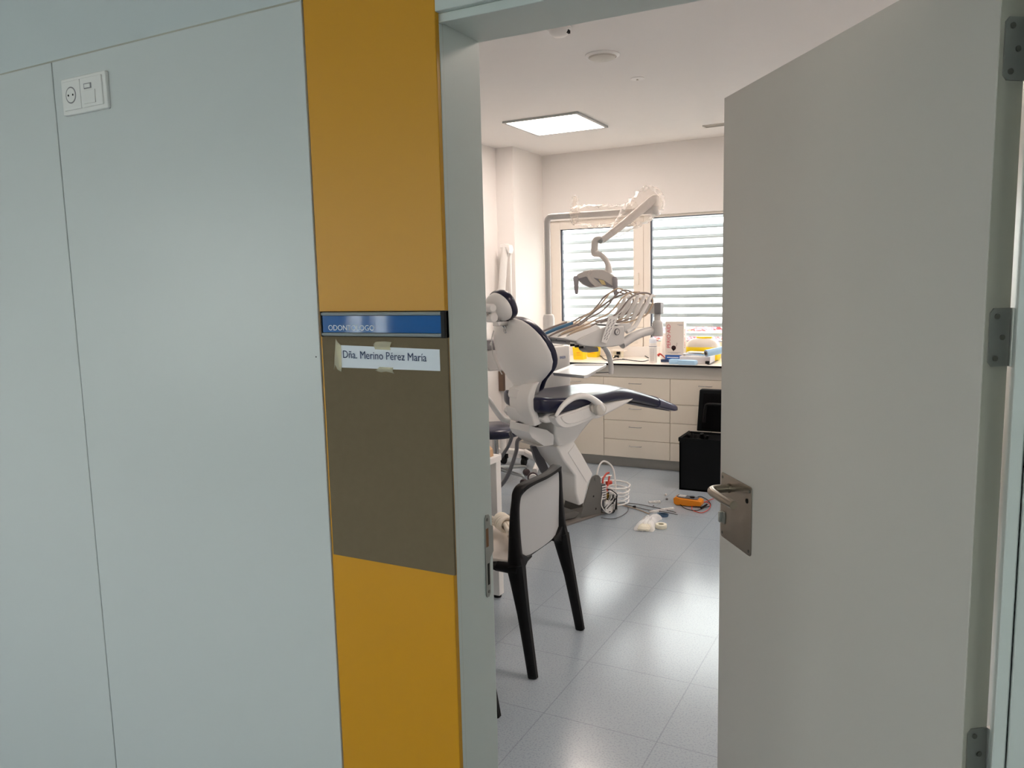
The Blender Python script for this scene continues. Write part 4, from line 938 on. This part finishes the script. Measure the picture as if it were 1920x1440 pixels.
def office_chair():
    t = thing('visitor_chair', '', 'chair', (-1.6, 2.91, 0))
    pr = lambda n, b, m, **k: fin(n, b, m, t, **k)
    mid_ = 2.908
    for s in (-1, 1):
        def Yv(v): return mid_+s*v
        bm = B()
        beam(bm, [(-1.335, Yv(.246), 0, .015, .019), (-1.356, Yv(.240), .13, .017, .021), (-1.378, Yv(.234), .26, .019, .024), (-1.398, Yv(.226), .36, .022, .030), (-1.415, Yv(.220), .45, .027, .036)])
        pr('leg', bm, M['blackchair'], angle=50)
        bm = B()
        beam(bm, [(-1.845, Yv(.235), 0, .015, .019), (-1.825, Yv(.228), .2, .019, .023), (-1.81, Yv(.222), .38, .024, .030), (-1.80, Yv(.216), .45, .026, .034)])
        pr('leg', bm, M['blackchair'], angle=50)
    # back frame: stiles and the rolled top rail in one sweep
    L = []
    for z_, hw_, x_, wa, wb in ((.43, .219, -1.413, .022, .036), (.50, .218, -1.418, .021, .026), (.59, .215, -1.420, .020, .020), (.67, .211, -1.419, .019, .016), (.715, .206, -1.416, .018, .015)):
        L.append((x_, hw_, z_, wa, wb))
    pts = [(x_, mid_-h_, z_, a_, b_) for x_, h_, z_, a_, b_ in L] + [(-1.414, mid_-.196, .743, .017, .018), (-1.406, mid_-.165, .762, .014, .022), (-1.396, mid_-.09, .768, .011, .020), (-1.390, mid_, .768, .011, .019), (-1.396, mid_+.09, .768, .011, .020), (-1.408, mid_+.165, .768, .014, .024), (-1.420, mid_+.194, .752, .017, .022)] + [(x_, mid_+h_, z_, a_, b_) for x_, h_, z_, a_, b_ in L[::-1]]
    q_ = cr([p[:3] for p in pts], 3); h_ = cr([(p[3], p[4], 0) for p in pts], 3); secs = []
    for i in range(len(q_)):
        tt = (q_[min(i+1, len(q_)-1)]-q_[max(i-1, 0)]).normalized(); x = Vector((1, 0, 0)); x = (x-tt*x.dot(tt)).normalized(); y = tt.cross(x)
        a_, b_ = h_[i].x, h_[i].y
        secs.append([q_[i]+y*a_*c1+x*b_*c2 for c1, c2 in ((1, .6), (.6, 1), (-.6, 1), (-1, .6), (-1, -.6), (-.6, -1), (.6, -1), (1, -.6))])
    bm = B(); loft(bm, secs); pr('back_frame', bm, M['blackchair'], angle=50)
    bm = B(); secs = []
    for k in range(9):
        z_ = .462+(.763-.462)*k/8; xx = -1.420+.012*((z_-.462)/.30); w_ = .205-.015*k/8
        secs.append([(xx+.016*math.cos(math.pi*(j/8-.5)), mid_-w_+2*w_*j/8, z_) for j in range(9)]+[(xx+.005+.016*math.cos(math.pi*(j/8-.5)), mid_-w_+2*w_*j/8, z_) for j in range(8, -1, -1)])
    loft(bm, secs); pr('back_panel', bm, M['backgrey'], angle=50)
    bm = B(); prism(bm, rrect(-1.845, -1.425, mid_-.215, mid_+.215, .05), .447, .462, 'xy'); pr('seat', bm, M['seatbeige'], bevel=.004)
    for s in (-1, 1):
        bm = B(); beam(bm, [(-1.40, mid_+s*.220, .435, .022, .03), (-1.50, mid_+s*.222, .436, .019, .014), (-1.65, mid_+s*.222, .438, .018, .013), (-1.82, mid_+s*.218, .436, .020, .018)])
        bm2 = bm; pr('side_rail', bm2, M['blackchair'], angle=50)
        bm = B(); y0_ = mid_+s*.20; y1_ = mid_+s*.11
        prism(bm, [(y0_+s*.015, .395), (y0_+s*.02, .50), (y0_-s*.01, .49), (y0_-s*.05, .467), (y1_, .462), (y1_, .452), (y0_-s*.05, .446), (y0_-s*.015, .425)], -1.43, -1.395, 'yz'); pr('corner_gusset', bm, M['blackchair'], bevel=.003)
    bm = B(); box(bm, -1.432, -1.412, mid_-.2, mid_+.2, .449, .462); pr('rear_rail', bm, M['blackchair'])
    return t
vc = office_chair(); vc['label'] = 'black framed chair with a light grey back and a bundle of cord on its seat'; vc['group'] = 'black framed visitor chairs at the desk'
v2 = dup(vc, (-1.6, 2.91-.806, 0), 'black framed chair nearer the door, only its rear foot showing past the door frame')
# bundle of cotton cord
bm = B(); rnd = random.Random(5)
c0 = Vector((-1.60, 2.955, .50))
dirv = Vector((-.75, .66, 0)).normalized(); sd = Vector((.66, .75, 0))
for k in range(9):
    o1 = (k % 3-1)*.016; o2 = (k//3-1)*.013+.003
    P_ = []
    for j in range(7):
        t_ = (j-3)/3; bulge = 1-.0*abs(t_); nar = .35+.9*abs(t_)**1.2
        P_.append(c0+dirv*(t_*.125)+sd*(o1*nar*1.5+rnd.uniform(-.003, .003))+Vector((0, 0, .006+o2*nar+.016*(1-abs(t_)))))
    tube(bm, P_, .0085, 8, smooth=4)
for k in range(6):
    t_ = (k-2.5)*.012; cc = c0+dirv*(t_+.03); ring = []
    for j in range(10):
        a = 2*math.pi*j/10; ring.append(cc+sd*(.034*math.cos(a))+Vector((0, 0, .020+.030*math.sin(a)))+dirv*(.012*math.cos(a+k)))
    tube(bm, ring, .008, 8, closed=True, smooth=3)
for v in bm.verts: v.co.z = max(v.co.z, .4635)
tag(fin('cord_bundle', bm, M['cord'], angle=80), 'bundle of thick off white cotton cord on the seat of the nearest chair', 'cord')

# ================================================================== BLACK TOOL CASE
tc_ = thing('tool_case', 'open black plastic tool case on the floor in front of the drawers', 'tool case', (-1.35, 5.88, 0))
bm = B()
x0, x1, y0, y1 = -1.592, -1.06, 5.725, 6.02
for q_ in ((x0, x1, y0, y0+.012, .0, .40), (x0, x1, y1-.012, y1, .0, .40), (x0, x0+.012, y0, y1, .0, .40), (x1-.012, x1, y0, y1, .0, .40), (x0, x1, y0, y1, .0, .012)): box(bm, *q_)
fin('body', bm, M['casebody'], tc_, smooth=False)
bm = B()
for q_ in ((x0-.006, x1+.006, y0-.006, y0, .375, .403), (x0-.006, x0, y0, y1, .375, .403)): box(bm, *q_)
fin('rim', bm, M['casebody'], tc_)
bm = B(); box(bm, x0+.012, x1-.012, y0+.012, y1-.012, .30, .385); fm = fin('foam_insert', bm, M['foam'], tc_, bevel=.006)
bm = B(); rnd = random.Random(9)
for k in range(7): cyl(bm, (x0+.03+.025*k, y0+.05+rnd.uniform(0, .15), .38), rnd.uniform(.008, .018), rnd.uniform(.03, .06), (rnd.uniform(-.6, .6), rnd.uniform(-.4, .4), 1), 10)
fin('tool_handles', bm, M['black'], tc_)
bm = B(); lid = [(x0+.055, .405), (x0+.075, .728), (x0+.085, .735), (x1-.03, .735), (x1-.02, .72), (x1-.01, .405)]
prism(bm, lid, 6.022, 6.075, 'xz'); ld = fin('lid', bm, M['casebody'], tc_, bevel=.006)
bm = B(); prism(bm, [(x0+.092, .425), (x0+.108, .705), (x1-.05, .705), (x1-.04, .425)], 6.016, 6.024, 'xz'); fin('lid_liner', bm, M['foam'], ld, bevel=.003)
bm = B(); hx = x0+.115
tube(bm, [(hx, 6.008, .48), (hx+.012, 6.0, .59), (hx+.03, 6.0, .622), (hx+.12, 6.0, .625), (hx+.22, 6.0, .62), (hx+.235, 6.0, .59), (hx+.245, 6.008, .48)], .012, 10); fin('handle', bm, M['black'], ld)

# ================================================================== THINGS ON THE FLOOR
mm_ = thing('multimeter', 'orange cased multimeter lying on the floor beside the tool case', 'multimeter', (-1.41, 5.34, 0))
bm = B(); prism(bm, [(-1.512, .012), (-1.515, .05), (-1.495, .062), (-1.47, .055), (-1.34, .050), (-1.318, .044), (-1.318, .012), (-1.40, .004), (-1.49, .003)], 5.29, 5.38, 'xz'); cs = fin('case', bm, M['orange'], mm_, bevel=.006, seg=3)
bm = B(); prism(bm, [(-1.495, .058), (-1.345, .0535), (-1.345, .056), (-1.495, .063)], 5.302, 5.368, 'xz'); fin('face_panel', bm, M['darkgrey'], mm_, bevel=.001)
bm = B(); cyl(bm, (-1.39, 5.335, .055), .017, .010, 'z', 20); fin('dial', bm, M['black'], mm_)
bm = B(); box(bm, -1.485, -1.435, 5.312, 5.358, .060, .0645); fin('display', bm, M['pole'], mm_)
for nm, m_, pts_ in (('test_lead', M['black'], [(-1.418,5.462), (-1.394,5.55), (-1.351,5.536), (-1.3,5.451), (-1.267,5.361), (-1.291,5.293), (-1.312,5.227), (-1.346,5.185), (-1.413,5.227), (-1.464,5.292)]), ('test_lead', M['red'], [(-1.355,5.397), (-1.324,5.425), (-1.28,5.399), (-1.255,5.266), (-1.276,5.173), (-1.322,5.167), (-1.362,5.22), (-1.376,5.3), (-1.348,5.371), (-1.306,5.478), (-1.274,5.584)])):
    bm = B(); tube(bm, [(a, b, .006+.004*(i % 2)) for i, (a, b) in enumerate(pts_)], .0028, 7); fin(nm, bm, m_, mm_)
pp = [(-1.31,5.263), (-1.289,5.344)]
bm = B(); tube(bm, [(pp[0][0], pp[0][1], .010), (pp[1][0], pp[1][1], .016)], .007, 8, smooth=0); fin('probe', bm, M['black'], mm_)

bg_ = thing('hardware_bag', 'crumpled clear bag of ivory cable ties beside the tape roll', 'bag', (-1.53, 4.74, 0))
bp_ = [(-1.582,4.642), (-1.586,4.75), (-1.591,4.887), (-1.527,4.967), (-1.49,4.931), (-1.498,4.825), (-1.46,4.67), (-1.507,4.65)]
cx_, cy_ = sum(p[0] for p in bp_)/8, sum(p[1] for p in bp_)/8
rnd = random.Random(11); bpc = cr2(bp_, 5)
bm = B(); loft(bm, [[(cx_+(a-cx_)*k*(1+rnd.uniform(-.03, .03)), cy_+(b-cy_)*k*(1+rnd.uniform(-.03, .03)), max(.001, z_+rnd.uniform(-.005, .005))) for a, b in bpc] for k, z_ in ((1.05, .001), (1.0, .010), (.9, .024), (.7, .036), (.45, .045), (.1, .044))]); fin('film', bm, M['clearbag'], bg_, angle=30)
f_ = [(-1.563,4.64), (-1.566,4.736), (-1.539,4.772), (-1.5,4.764), (-1.47,4.68), (-1.498,4.644)]
fx, fy = sum(p[0] for p in f_)/6, sum(p[1] for p in f_)/6; fc = cr2(f_, 5)
bm = B(); loft(bm, [[(fx+(a-fx)*k, fy+(b-fy)*k, z_+rnd.uniform(-.003, .003)) for a, b in fc] for k, z_ in ((1.0, .004), (1.0, .014), (.8, .028), (.4, .036))]); fin('contents', bm, M['ivory'], bg_, angle=25)
bm = B(); tx, ty = [(-1.449,4.752)][0]; tx += .01
prof_ = [(.017, .004), (.035, .004), (.036, .006), (.036, .028), (.035, .030), (.018, .030), (.017, .028), (.017, .004)]
lathe(bm, (tx, ty, -.003), prof_[:7], 32)
bmesh.ops.delete(bm, geom=[f for f in bm.faces if len(f.verts) > 4], context='FACES')
tag(fin('tape_roll', bm, M['ivory'], angle=50), 'roll of white tape lying flat on the floor against the bag', 'tape roll')
# terminal strips and bits
def strip(p0, p1, label, m=M['white'], n=10, h=.014, wd=.010):
    bm = B(); a = Vector((*p0, 0)); b = Vector((*p1, 0)); d_ = (b-a); s_ = Vector((-d_.y, d_.x, 0)).normalized()
    for k in range(n):
        c_ = a+d_*((k+.5)/n); r_ = d_.length/n*.36
        prism(bm, [tuple((c_+d_.normalized()*i1*r_+s_*j1*wd)[:2]) for i1, j1 in ((-1, -1), (1, -1), (1, 1), (-1, 1))], .001, h, 'xy')
    prism(bm, [tuple((q__)[:2]) for q__ in (a-s_*wd*.6, b-s_*wd*.6, b+s_*wd*.6, a+s_*wd*.6)], .001, h*.6, 'xy')
    tag(fin('terminal_block', bm, m, bevel=.001), label, 'connector')
zs_ = [(-1.606,5.041), (-1.522,5.147), (-1.551,5.12), (-1.482,5.192), (-1.688,5.272), (-1.615,5.318)]
strip(zs_[0], zs_[1], 'white screw terminal strip next to the blue wire coil')
strip(zs_[2], zs_[3], 'white screw terminal strip at the bare cable ends, right of the coil')
strip(zs_[4], zs_[5], 'short white connector strip alone between the coil and the multimeter', n=7)
bx_, by_ = [(-1.499,4.997)][0]
bm = B()
for k in range(3): tube(bm, [(bx_+(.032+.002*k)*math.cos(a), by_+(.028-.002*k)*math.sin(a), .006+.006*k) for a in [2*math.pi*j/14 for j in range(14)]], .003, 7, closed=True, smooth=3)
tag(fin('wire_coil', bm, M['coilblue']), 'small coil of blue wire on the floor by the terminal strips', 'wire')
for (px_, py_), m_, lb, s_ in zip([(-1.745,5.123), (-1.636,5.519), (-1.596,5.41), (-1.634,5.214)], (M['black'], M['white'], M['darkgrey'], M['darkgrey']), ('small black plug bit lying by the grey cables', 'tiny white plastic scrap on the floor above the connector strip', 'tiny dark grey clip near the white scrap', 'tiny dark speck of debris below the short connector strip'), (.012, .010, .009, .005)):
    bm = B(); prism(bm, [(px_-s_, py_-s_*.7), (px_+s_*.8, py_-s_), (px_+s_, py_+s_*.8), (px_-s_*.5, py_+s_)], .0005, s_*1.2, 'xy', taper=.7)
    tag(fin('debris', bm, m_, bevel=.001), lb, 'debris')

# ================================================================== THINGS ON THE WORKTOP
WZ = .90
def sharps(cx, cy, label, s=1.0):
    t = thing('sharps_container', label, 'container', (cx, cy, WZ))
    bm = B(); loft(bm, [[(cx+a*k*s, cy+b*k*s, WZ+z_) for a, b in rrect(-.055, .055, -.05, .05, .012)] for k, z_ in ((.86, 0), (.9, .01), (1.0, .095), (1.0, .10))]); bdy = fin('tub', bm, M['sharps'], t, angle=50)
    bm = B(); prism(bm, [(cx+a*s*1.05, cy+b*s*1.05) for a, b in rrect(-.055, .055, -.05, .05, .012)], WZ+.10, WZ+.112, 'xy'); fin('lid', bm, M['sharps'], t, bevel=.002)
    bm = B(); box(bm, cx-.012, cx+.03, cy-.054*s, cy-.050*s, WZ+.04, WZ+.043); box(bm, cx-.012, cx+.02, cy-.054*s, cy-.050*s, WZ+.06, WZ+.066); fin('print', bm, M['orange'], bdy)
    return t
sharps(-2.715, 6.49, 'yellow sharps container nearest the dental unit')
sharps(-2.68, 6.73, 'second yellow sharps container, behind and right of the first', 1.0)
pb = [(-2.513,0.961), (-2.375,0.968), (-2.488,0.888), (-2.436,0.889)]
bm = B(); box(bm, pb[0][0], pb[1][0], 6.70, 6.80, pb[0][1]-.004, pb[0][1]+.008); b2 = B()
t = thing('small_riser', 'small cream riser block standing below the window panel', 'block', ((pb[0][0]+pb[1][0])/2, 6.75, WZ))
fin('top_plate', bm, M['pvc'], t)
bm = B(); box(bm, pb[2][0], pb[3][0]+.03, 6.72, 6.78, WZ, pb[0][1]-.004); fin('stem', bm, M['ivory'], t, bevel=.002)
bm = B(); box(bm, pb[3][0]-.012, pb[3][0]+.018, 6.705, 6.719, WZ+.03, WZ+.055); fin('plug', bm, M['black'], t)
# cables on the worktop
def wcable(pts, r, m, label):
    bm = B(); tube(bm, [(a, b, WZ+r+.0005+.004*(i % 2)) for i, (a, b) in enumerate(pts)], r, 7); return tag(fin('cable', bm, m), label, 'cable')
wcable([(-2.719,6.777), (-2.71,6.863), (-2.612,6.748), (-2.5,6.512), (-2.403,6.387), (-2.339,6.452), (-2.283,6.515)], .004, M['black'], 'black cable winding behind the tray arm on the worktop')
wcable([(-2.452,6.626), (-2.435,6.789), (-2.42,7.043), (-2.28,6.935), (-2.144,6.701)], .0038, M['black'], 'black cable arching over the worktop behind the spray can')
wcable([(-2.335,6.552), (-2.204,6.413), (-2.101,6.391), (-2.07,6.471)], .0038, M['black'], 'black cable lying nearest the worktop edge left of the spray can')
wcable([(-2.381,6.856), (-2.407,7.162), (-2.359,7.292), (-2.325,7.269)], .0035, M['black'], 'thin black cable furthest back on the worktop')
wcable([(-2.83,7.314), (-2.703,7.186), (-2.525,6.823), (-2.372,6.543)], .0045, M['seatbeige'], 'cream cable crossing the black ones on the worktop')
bm = B(); ct = [(-2.437,6.682)][0]; box(bm, ct[0]-.02, ct[0]+.02, ct[1]-.012, ct[1]+.012, WZ, WZ+.022); 
tag(fin('plug', bm, M['black'], bevel=.004), 'black plug lying among the cables left of the spray can', 'plug')
# spray can
cn = thing('spray_can', 'white spray can with grey print at the worktop edge', 'spray can', (-1.998, 6.36, WZ))
bm = B(); lathe(bm, (-1.998, 6.36, WZ), [(.030, 0), (.033, .004), (.033, .160), (.031, .166)], 32); cb_ = fin('can_body', bm, M['white'], cn, angle=50)
bm = B(); lathe(bm, (-1.998, 6.36, WZ), [(.0335, .137), (.0335, .140)], 32); bmesh.ops.delete(bm, geom=[f for f in bm.faces if len(f.verts) > 4], context='FACES'); fin('stripe', bm, M['ink'], cb_)
bm = B(); lathe(bm, (-1.998, 6.36, WZ), [(.031, .166), (.031, .192), (.026, .203), (.016, .206), (.014, .214), (0, .215)], 28); fin('cap', bm, M['paper'], cn, angle=50)
bm = B()
for k in range(12):
    z_ = WZ+.02+.0088*k
    for a0, a1 in ((-120, -88), (-82, -55)):
        P_ = [(-1.998+.0336*math.cos(R(a0+(a1-a0)*j/5)), 6.36+.0336*math.sin(R(a0+(a1-a0)*j/5))) for j in range(6)]
        vv = [bm.verts.new((x_, y_, z_)) for x_, y_ in P_]+[bm.verts.new((x_, y_, z_+.0022)) for x_, y_ in P_]
        for j in range(5): bm.faces.new((vv[j], vv[j+1], vv[j+7], vv[j+6]))
fin('print', bm, M['greyprint'], cb_, smooth=False)
# frosted bottle
fb = thing('frosted_bottle', 'frosted plastic bottle between the spray can and the carton', 'bottle', (-1.965, 6.60, WZ))
bm = B(); lathe(bm, (-1.965, 6.60, WZ), [(.036, 0), (.04, .004), (.04, .12), (.034, .165), (.024, .21), (.022, .215)], 28); fin('bottle_body', bm, M['frost'], fb, angle=50)
bm = B(); lathe(bm, (-1.965, 6.60, WZ), [(.022, .215), (.022, .235), (.0, .236)], 20); fin('cap', bm, M['white'], fb)
# red tube
rt = [(-1.983,0.95), (-1.965,0.964), (-1.928,0.933), (-1.918,0.906), (-1.946,0.882)]
bm = B(); tube(bm, [(a, 6.45+.03*k/4, max(b, WZ+.005)) for k, (a, b) in enumerate(rt)], [.012, .008, .0035, .003, .003], 8)
tag(fin('red_tube', bm, M['red']), 'short red tube with a thin tail beside the spray can', 'tube')
# carton
ct_ = thing('carton', 'tall white carton with upright red lettering and a blue base band', 'carton', (-1.83, 6.47, WZ))
bx0, bx1, by0, by1 = -1.909, -1.752, 6.42, 6.50
bm = B(); box(bm, bx0, bx1, by0, by1, WZ, WZ+.342); cbb = fin('carton_box', bm, M['seatbeige'], ct_, bevel=.0015)
bm = B(); box(bm, bx0-.0005, bx1+.0005, by0-.0008, by1, WZ+.001, WZ+.062); bb_ = fin('base_band', bm, M['blueprint'], ct_)
text('lettering', 'PERIO·AID', M['redprint'], .044, (bx0+.044, by0-.001, WZ+.118), (0, 0, 1), (-1, 0, 0), cbb, width=.196, depth=.0008)
text('lettering', 'PERIO·AID', M['redprint'], .022, (bx1+.001, by0+.035, WZ+.118), (0, 0, 1), (0, -1, 0), cbb, width=.16, depth=.0008)
bm = B(); cyl(bm, (bx0+.072, by0-.0012, WZ+.122), .0195, .001, 'y', 24); prism(bm, [(bx0+.054, WZ+.116), (bx0+.090, WZ+.114), (bx0+.070, WZ+.094)], by0-.0012, by0-.0003, 'xz'); fin('drop_picture', bm, M['darkprint'], cbb)
bm = B(); tube(bm, [(bx0+.088, by0-.001, WZ+.130), (bx0+.098, by0-.001, WZ+.145), (bx0+.102, by0-.001, WZ+.165)], .0009, 6); fin('stem_picture', bm, M['darkprint'], cbb)
bm = B()
for z_, a, b in ((.083, .02, .13), (.074, .045, .11), (.315, .10, .148), (.308, .115, .148), (.048, .0, 0), ): 
    if b: box(bm, bx0+a, bx0+b, by0-.001, by0-.0002, WZ+z_, WZ+z_+.003)
fin('small_print', bm, M['greyprint'], cbb)
bm = B(); box(bm, bx0+.015, bx0+.115, by0-.0015, by0-.0009, WZ+.038, WZ+.044); box(bm, bx0+.015, bx0+.07, by0-.0015, by0-.0009, WZ+.018, WZ+.022); fin('small_print', bm, M['letter_white'], bb_)
# yellow-based tub
yt = thing('wipes_tub', 'yellow based tub with a pale dome top behind the carton', 'tub', (-1.65, 6.66, WZ))
bm = B(); loft(bm, [[(-1.65+a*k, 6.66+b*k, WZ+z_) for a, b in rrect(-.145, .145, -.08, .08, .03)] for k, z_ in ((.9, 0), (.95, .02), (1.0, .09), (1.0, .112), (.97, .116))]); fin('yellow_base', bm, M['sharps'], yt, angle=50)
bm = B(); loft(bm, [[(-1.65+a*k, 6.66+b*k, WZ+z_) for a, b in rrect(-.14, .14, -.078, .078, .05)] for k, z_ in ((.98, .117), (.95, .14), (.85, .165), (.65, .182), (.4, .19))]); fin('dome', bm, M['seatbeige'], yt, angle=60)
bm = B(); lathe(bm, (-1.64, 6.66, WZ), [(.062, .185), (.068, .195), (.066, .203), (.0, .206)], 28, sx=1, sy=.6); fin('lid', bm, M['sharps'], yt, angle=50)
# white flat box with papers
fbx = thing('storage_box', 'shallow white storage box with folded papers on top, in front of the yellow tub', 'box', (-1.63, 6.42, WZ))
bm = B(); box(bm, -1.762, -1.51, 6.33, 6.50, WZ, WZ+.062); fin('box_body', bm, M['frost'], fbx, bevel=.003)
bm = B(); box(bm, -1.757, -1.515, 6.335, 6.495, WZ+.002, WZ+.055); fin('contents', bm, M['paper'], fbx)
for k, (dx, a, c_) in enumerate(((0, 8, M['paper']), (.02, -12, M['ltblue']), (-.03, 20, M['paper']), (.01, -4, M['ivory']))):
    bm = B(); box(bm, -.08, .07, -.05, .05, 0, .005)
    for v in bm.verts: v.co.z += .006*math.sin(v.co.x*40+k)
    bm.transform(Matrix.Translation((-1.65+dx, 6.42+.01*k, WZ+.0625+.008*k)) @ Matrix.Rotation(R(a), 4, 'Z'))
    tag(fin('folded_paper', bm, c_), ('lowest folded white paper on the storage box', 'light blue folded sheet on the storage box', 'slanted white paper in the pile on the storage box', 'topmost ivory sheet on the storage box')[k], 'paper')
# blue roll
br_ = thing('film_roll', 'light blue roll with a dark hollow core lying on the storage box', 'roll', (-1.49, 6.40, WZ+.1))
bm = B(); ax_ = Vector((.62, .78, .12)).normalized(); cc = Vector((-1.535, 6.29, WZ+.092))
secs = []
a_ = ax_.orthogonal().normalized(); b_ = ax_.cross(a_)
for rr, d in ((.013, .002), (.027, 0), (.029, .004), (.030, .17), (.024, .172)): secs.append([cc+a_*rr*math.cos(2*math.pi*k/24)+b_*rr*math.sin(2*math.pi*k/24)+ax_*d for k in range(24)])
loft(bm, secs); fin('roll_body', bm, M['ltblue'], br_, angle=50)
bm = B(); cyl(bm, cc-ax_*.0015, .023, .003, ax_, 24); ring_ = fin('roll_end', bm, M['greyplastic'], br_)
bm = B(); cyl(bm, cc-ax_*.0025, .013, .003, ax_, 20); fin('core', bm, M['hole'], ring_)
# two light blue soft cases
for (xa, xb, ya, yb, h_, rz_, lb) in ((-1.835, -1.75, 6.26, 6.33, .038, 6, 'light blue pouch at the foot of the carton, left of the pair'), (-1.755, -1.600, 6.235, 6.30, .036, -4, 'longer light blue pouch at the worktop edge, right of the pair')):
    bm = B(); cx_, cy_ = (xa+xb)/2, (ya+yb)/2
    loft(bm, [[(a*k, b*k, z_) for a, b in rrect(-(xb-xa)/2, (xb-xa)/2, -(yb-ya)/2, (yb-ya)/2, .014)] for k, z_ in ((.92, 0), (1, .006), (1, h_*.7), (.93, h_), (.7, h_+.002))])
    bm.transform(Matrix.Translation((cx_, cy_, WZ)) @ Matrix.Rotation(R(rz_), 4, 'Z'))
    tag(fin('pouch', bm, M['ltblue'], angle=50), lb, 'pouch')
bm = B(); lc_ = [(-1.913,6.416)][0]
for k in range(3): tube(bm, [(lc_[0]+.030*math.cos(a), lc_[1]+.022*math.sin(a), WZ+.006+.007*k) for a in [2*math.pi*j/12 for j in range(12)]], .004, 7, closed=True, smooth=3)
tag(fin('cable_coil', bm, M['ink']), 'small dark blue cable coil at the carton base', 'cable')
wc_ = wcable([(-1.6,6.359), (-1.563,6.369), (-1.511,6.295), (-1.509,6.472), (-1.521,6.656)], .0035, M['black'], 'thin black cable with the plug at the right end of the worktop')
bm = B(); pq_ = [(-1.523,6.292)][0]; box(bm, pq_[0]-.016, pq_[0]+.016, pq_[1]-.012, pq_[1]+.012, WZ+.008, WZ+.032)
tag(fin('plug', bm, M['black'], bevel=.004), 'black plug at the right end of the worktop by the door', 'plug')
bm = B(); lathe(bm, (-1.44, 6.56, WZ), [(.03, 0), (.036, .11), (.034, .112)], 24); tag(fin('plastic_cup', bm, M['frost'], angle=50), 'clear plastic cup stack beside the blue roll at the door edge', 'cup')

# ================================================================== OUTSIDE
M['ground'] = mat('pale_paving', '#d9d7d2', .9, var=.06, scale=1.5)
M['lawn'] = mat('dry_grass', '#b3b58a', .95, var=.2, scale=3)
M['facade'] = mat('white_render', '#efeeea', .8, var=.02)
M['leaf'] = mat('leaf_green', '#9aa078', .7, var=.3, scale=20)
M['flower'] = mat('red_flower', '#b3525a', .7, var=.5, scale=20)
M['roofblue'] = mat('blue_grey_cladding', '#8f979b', .5, var=.04)
M['winblue'] = mat('far_window_glass', '#78838a', .2, var=.05)
bm = B(); box(bm, -90, 60, 7.3, 120, -.35, -.25)
o = struct(fin('ground', bm, M['ground'], smooth=False))
bm = B(); box(bm, -90, 60, -40, -2.35, -.35, -.25)
struct(fin('ground', bm, M['ground'], smooth=False))
rnd = random.Random(21)
def bed(x0, x1, y0, y1, n, red, label, h):
    bm = B(); 
    for k in range(n):
        x, y, z_ = rnd.uniform(x0, x1), rnd.uniform(y0, y1), -.25+rnd.uniform(0, h); s = rnd.uniform(.04, .11)
        a = rnd.uniform(0, 6.28); t_ = rnd.uniform(-.7, .7)
        dx, dy = Vector((math.cos(a)*s, math.sin(a)*s, t_*s)), Vector((-math.sin(a)*s*.6, math.cos(a)*s*.6, s*.5))
        c_ = Vector((x, y, z_+.05)); vv = [bm.verts.new(c_+p) for p in (-dx, -dy*.6, dx, dy)]
        f = bm.faces.new(vv); f.material_index = 1 if rnd.random() < red*(z_+.25)/h*1.6 else 0
    o = fin('flower_bed', bm, [M['leaf'], M['flower']], smooth=False); tag(o, label, 'flowers'); o['kind'] = 'stuff'
bed(-5.4, -.5, 13, 19, 4200, .6, 'bed of red flowers outside the right window', .75)
bed(-10, -5.8, 16, 21, 1600, .12, 'low green planting outside between the two windows', .5)
bl = thing('building', 'pale distant building seen through the window slats', 'building', (-30, 62, -.25))
bm = B(); box(bm, -48, -12, 60, 72, -.25, 5.2); fin('wall', bm, M['facade'], bl, smooth=False)
for k in range(9):
    bm = B(); x = -46+3.8*k; box(bm, x, x+1.3, 59.95, 60.02, 1.2, 2.6); fin('window', bm, M['winblue'], bl, smooth=False)
bm = B(); box(bm, -48.5, -11.5, 59.4, 72.5, 5.2, 5.5); fin('roof', bm, M['roofblue'], bl, smooth=False)
sh = thing('shed', 'low blue grey shed roof outside beyond the flower bed', 'shed', (-7, 33, -.25))
bm = B(); box(bm, -10.5, -6.5, 32, 36, -.25, .95); fin('wall', bm, M['facade'], sh, smooth=False)
bm = B(); prism(bm, [(-10.9, .95), (-9.9, 1.35), (-6.3, 1.35), (-6.0, .95)], 31.6, 36.3, 'xz'); fin('roof', bm, M['roofblue'], sh, smooth=False)
for k, (x, y) in enumerate(((-14.2, 27), (-12.6, 27.5), (-11.2, 30))):
    lp = thing('garden_post', ('leftmost slim post standing on the paving outside', 'middle slim post standing on the paving outside', 'furthest slim post standing on the paving outside')[k], 'post', (x, y, -.25))
    bm = B(); cyl(bm, (x, y, -.25), .05, 1.3, 'z', 10); fin('pole', bm, M['darkgrey'], lp)
    bm = B(); box(bm, x-.16, x+.16, y-.05, y+.05, .95, 1.15); fin('sign_plate', bm, M['darkgrey'], lp)

for o in bpy.data.objects:
    if '_m' in o: del o['_m']
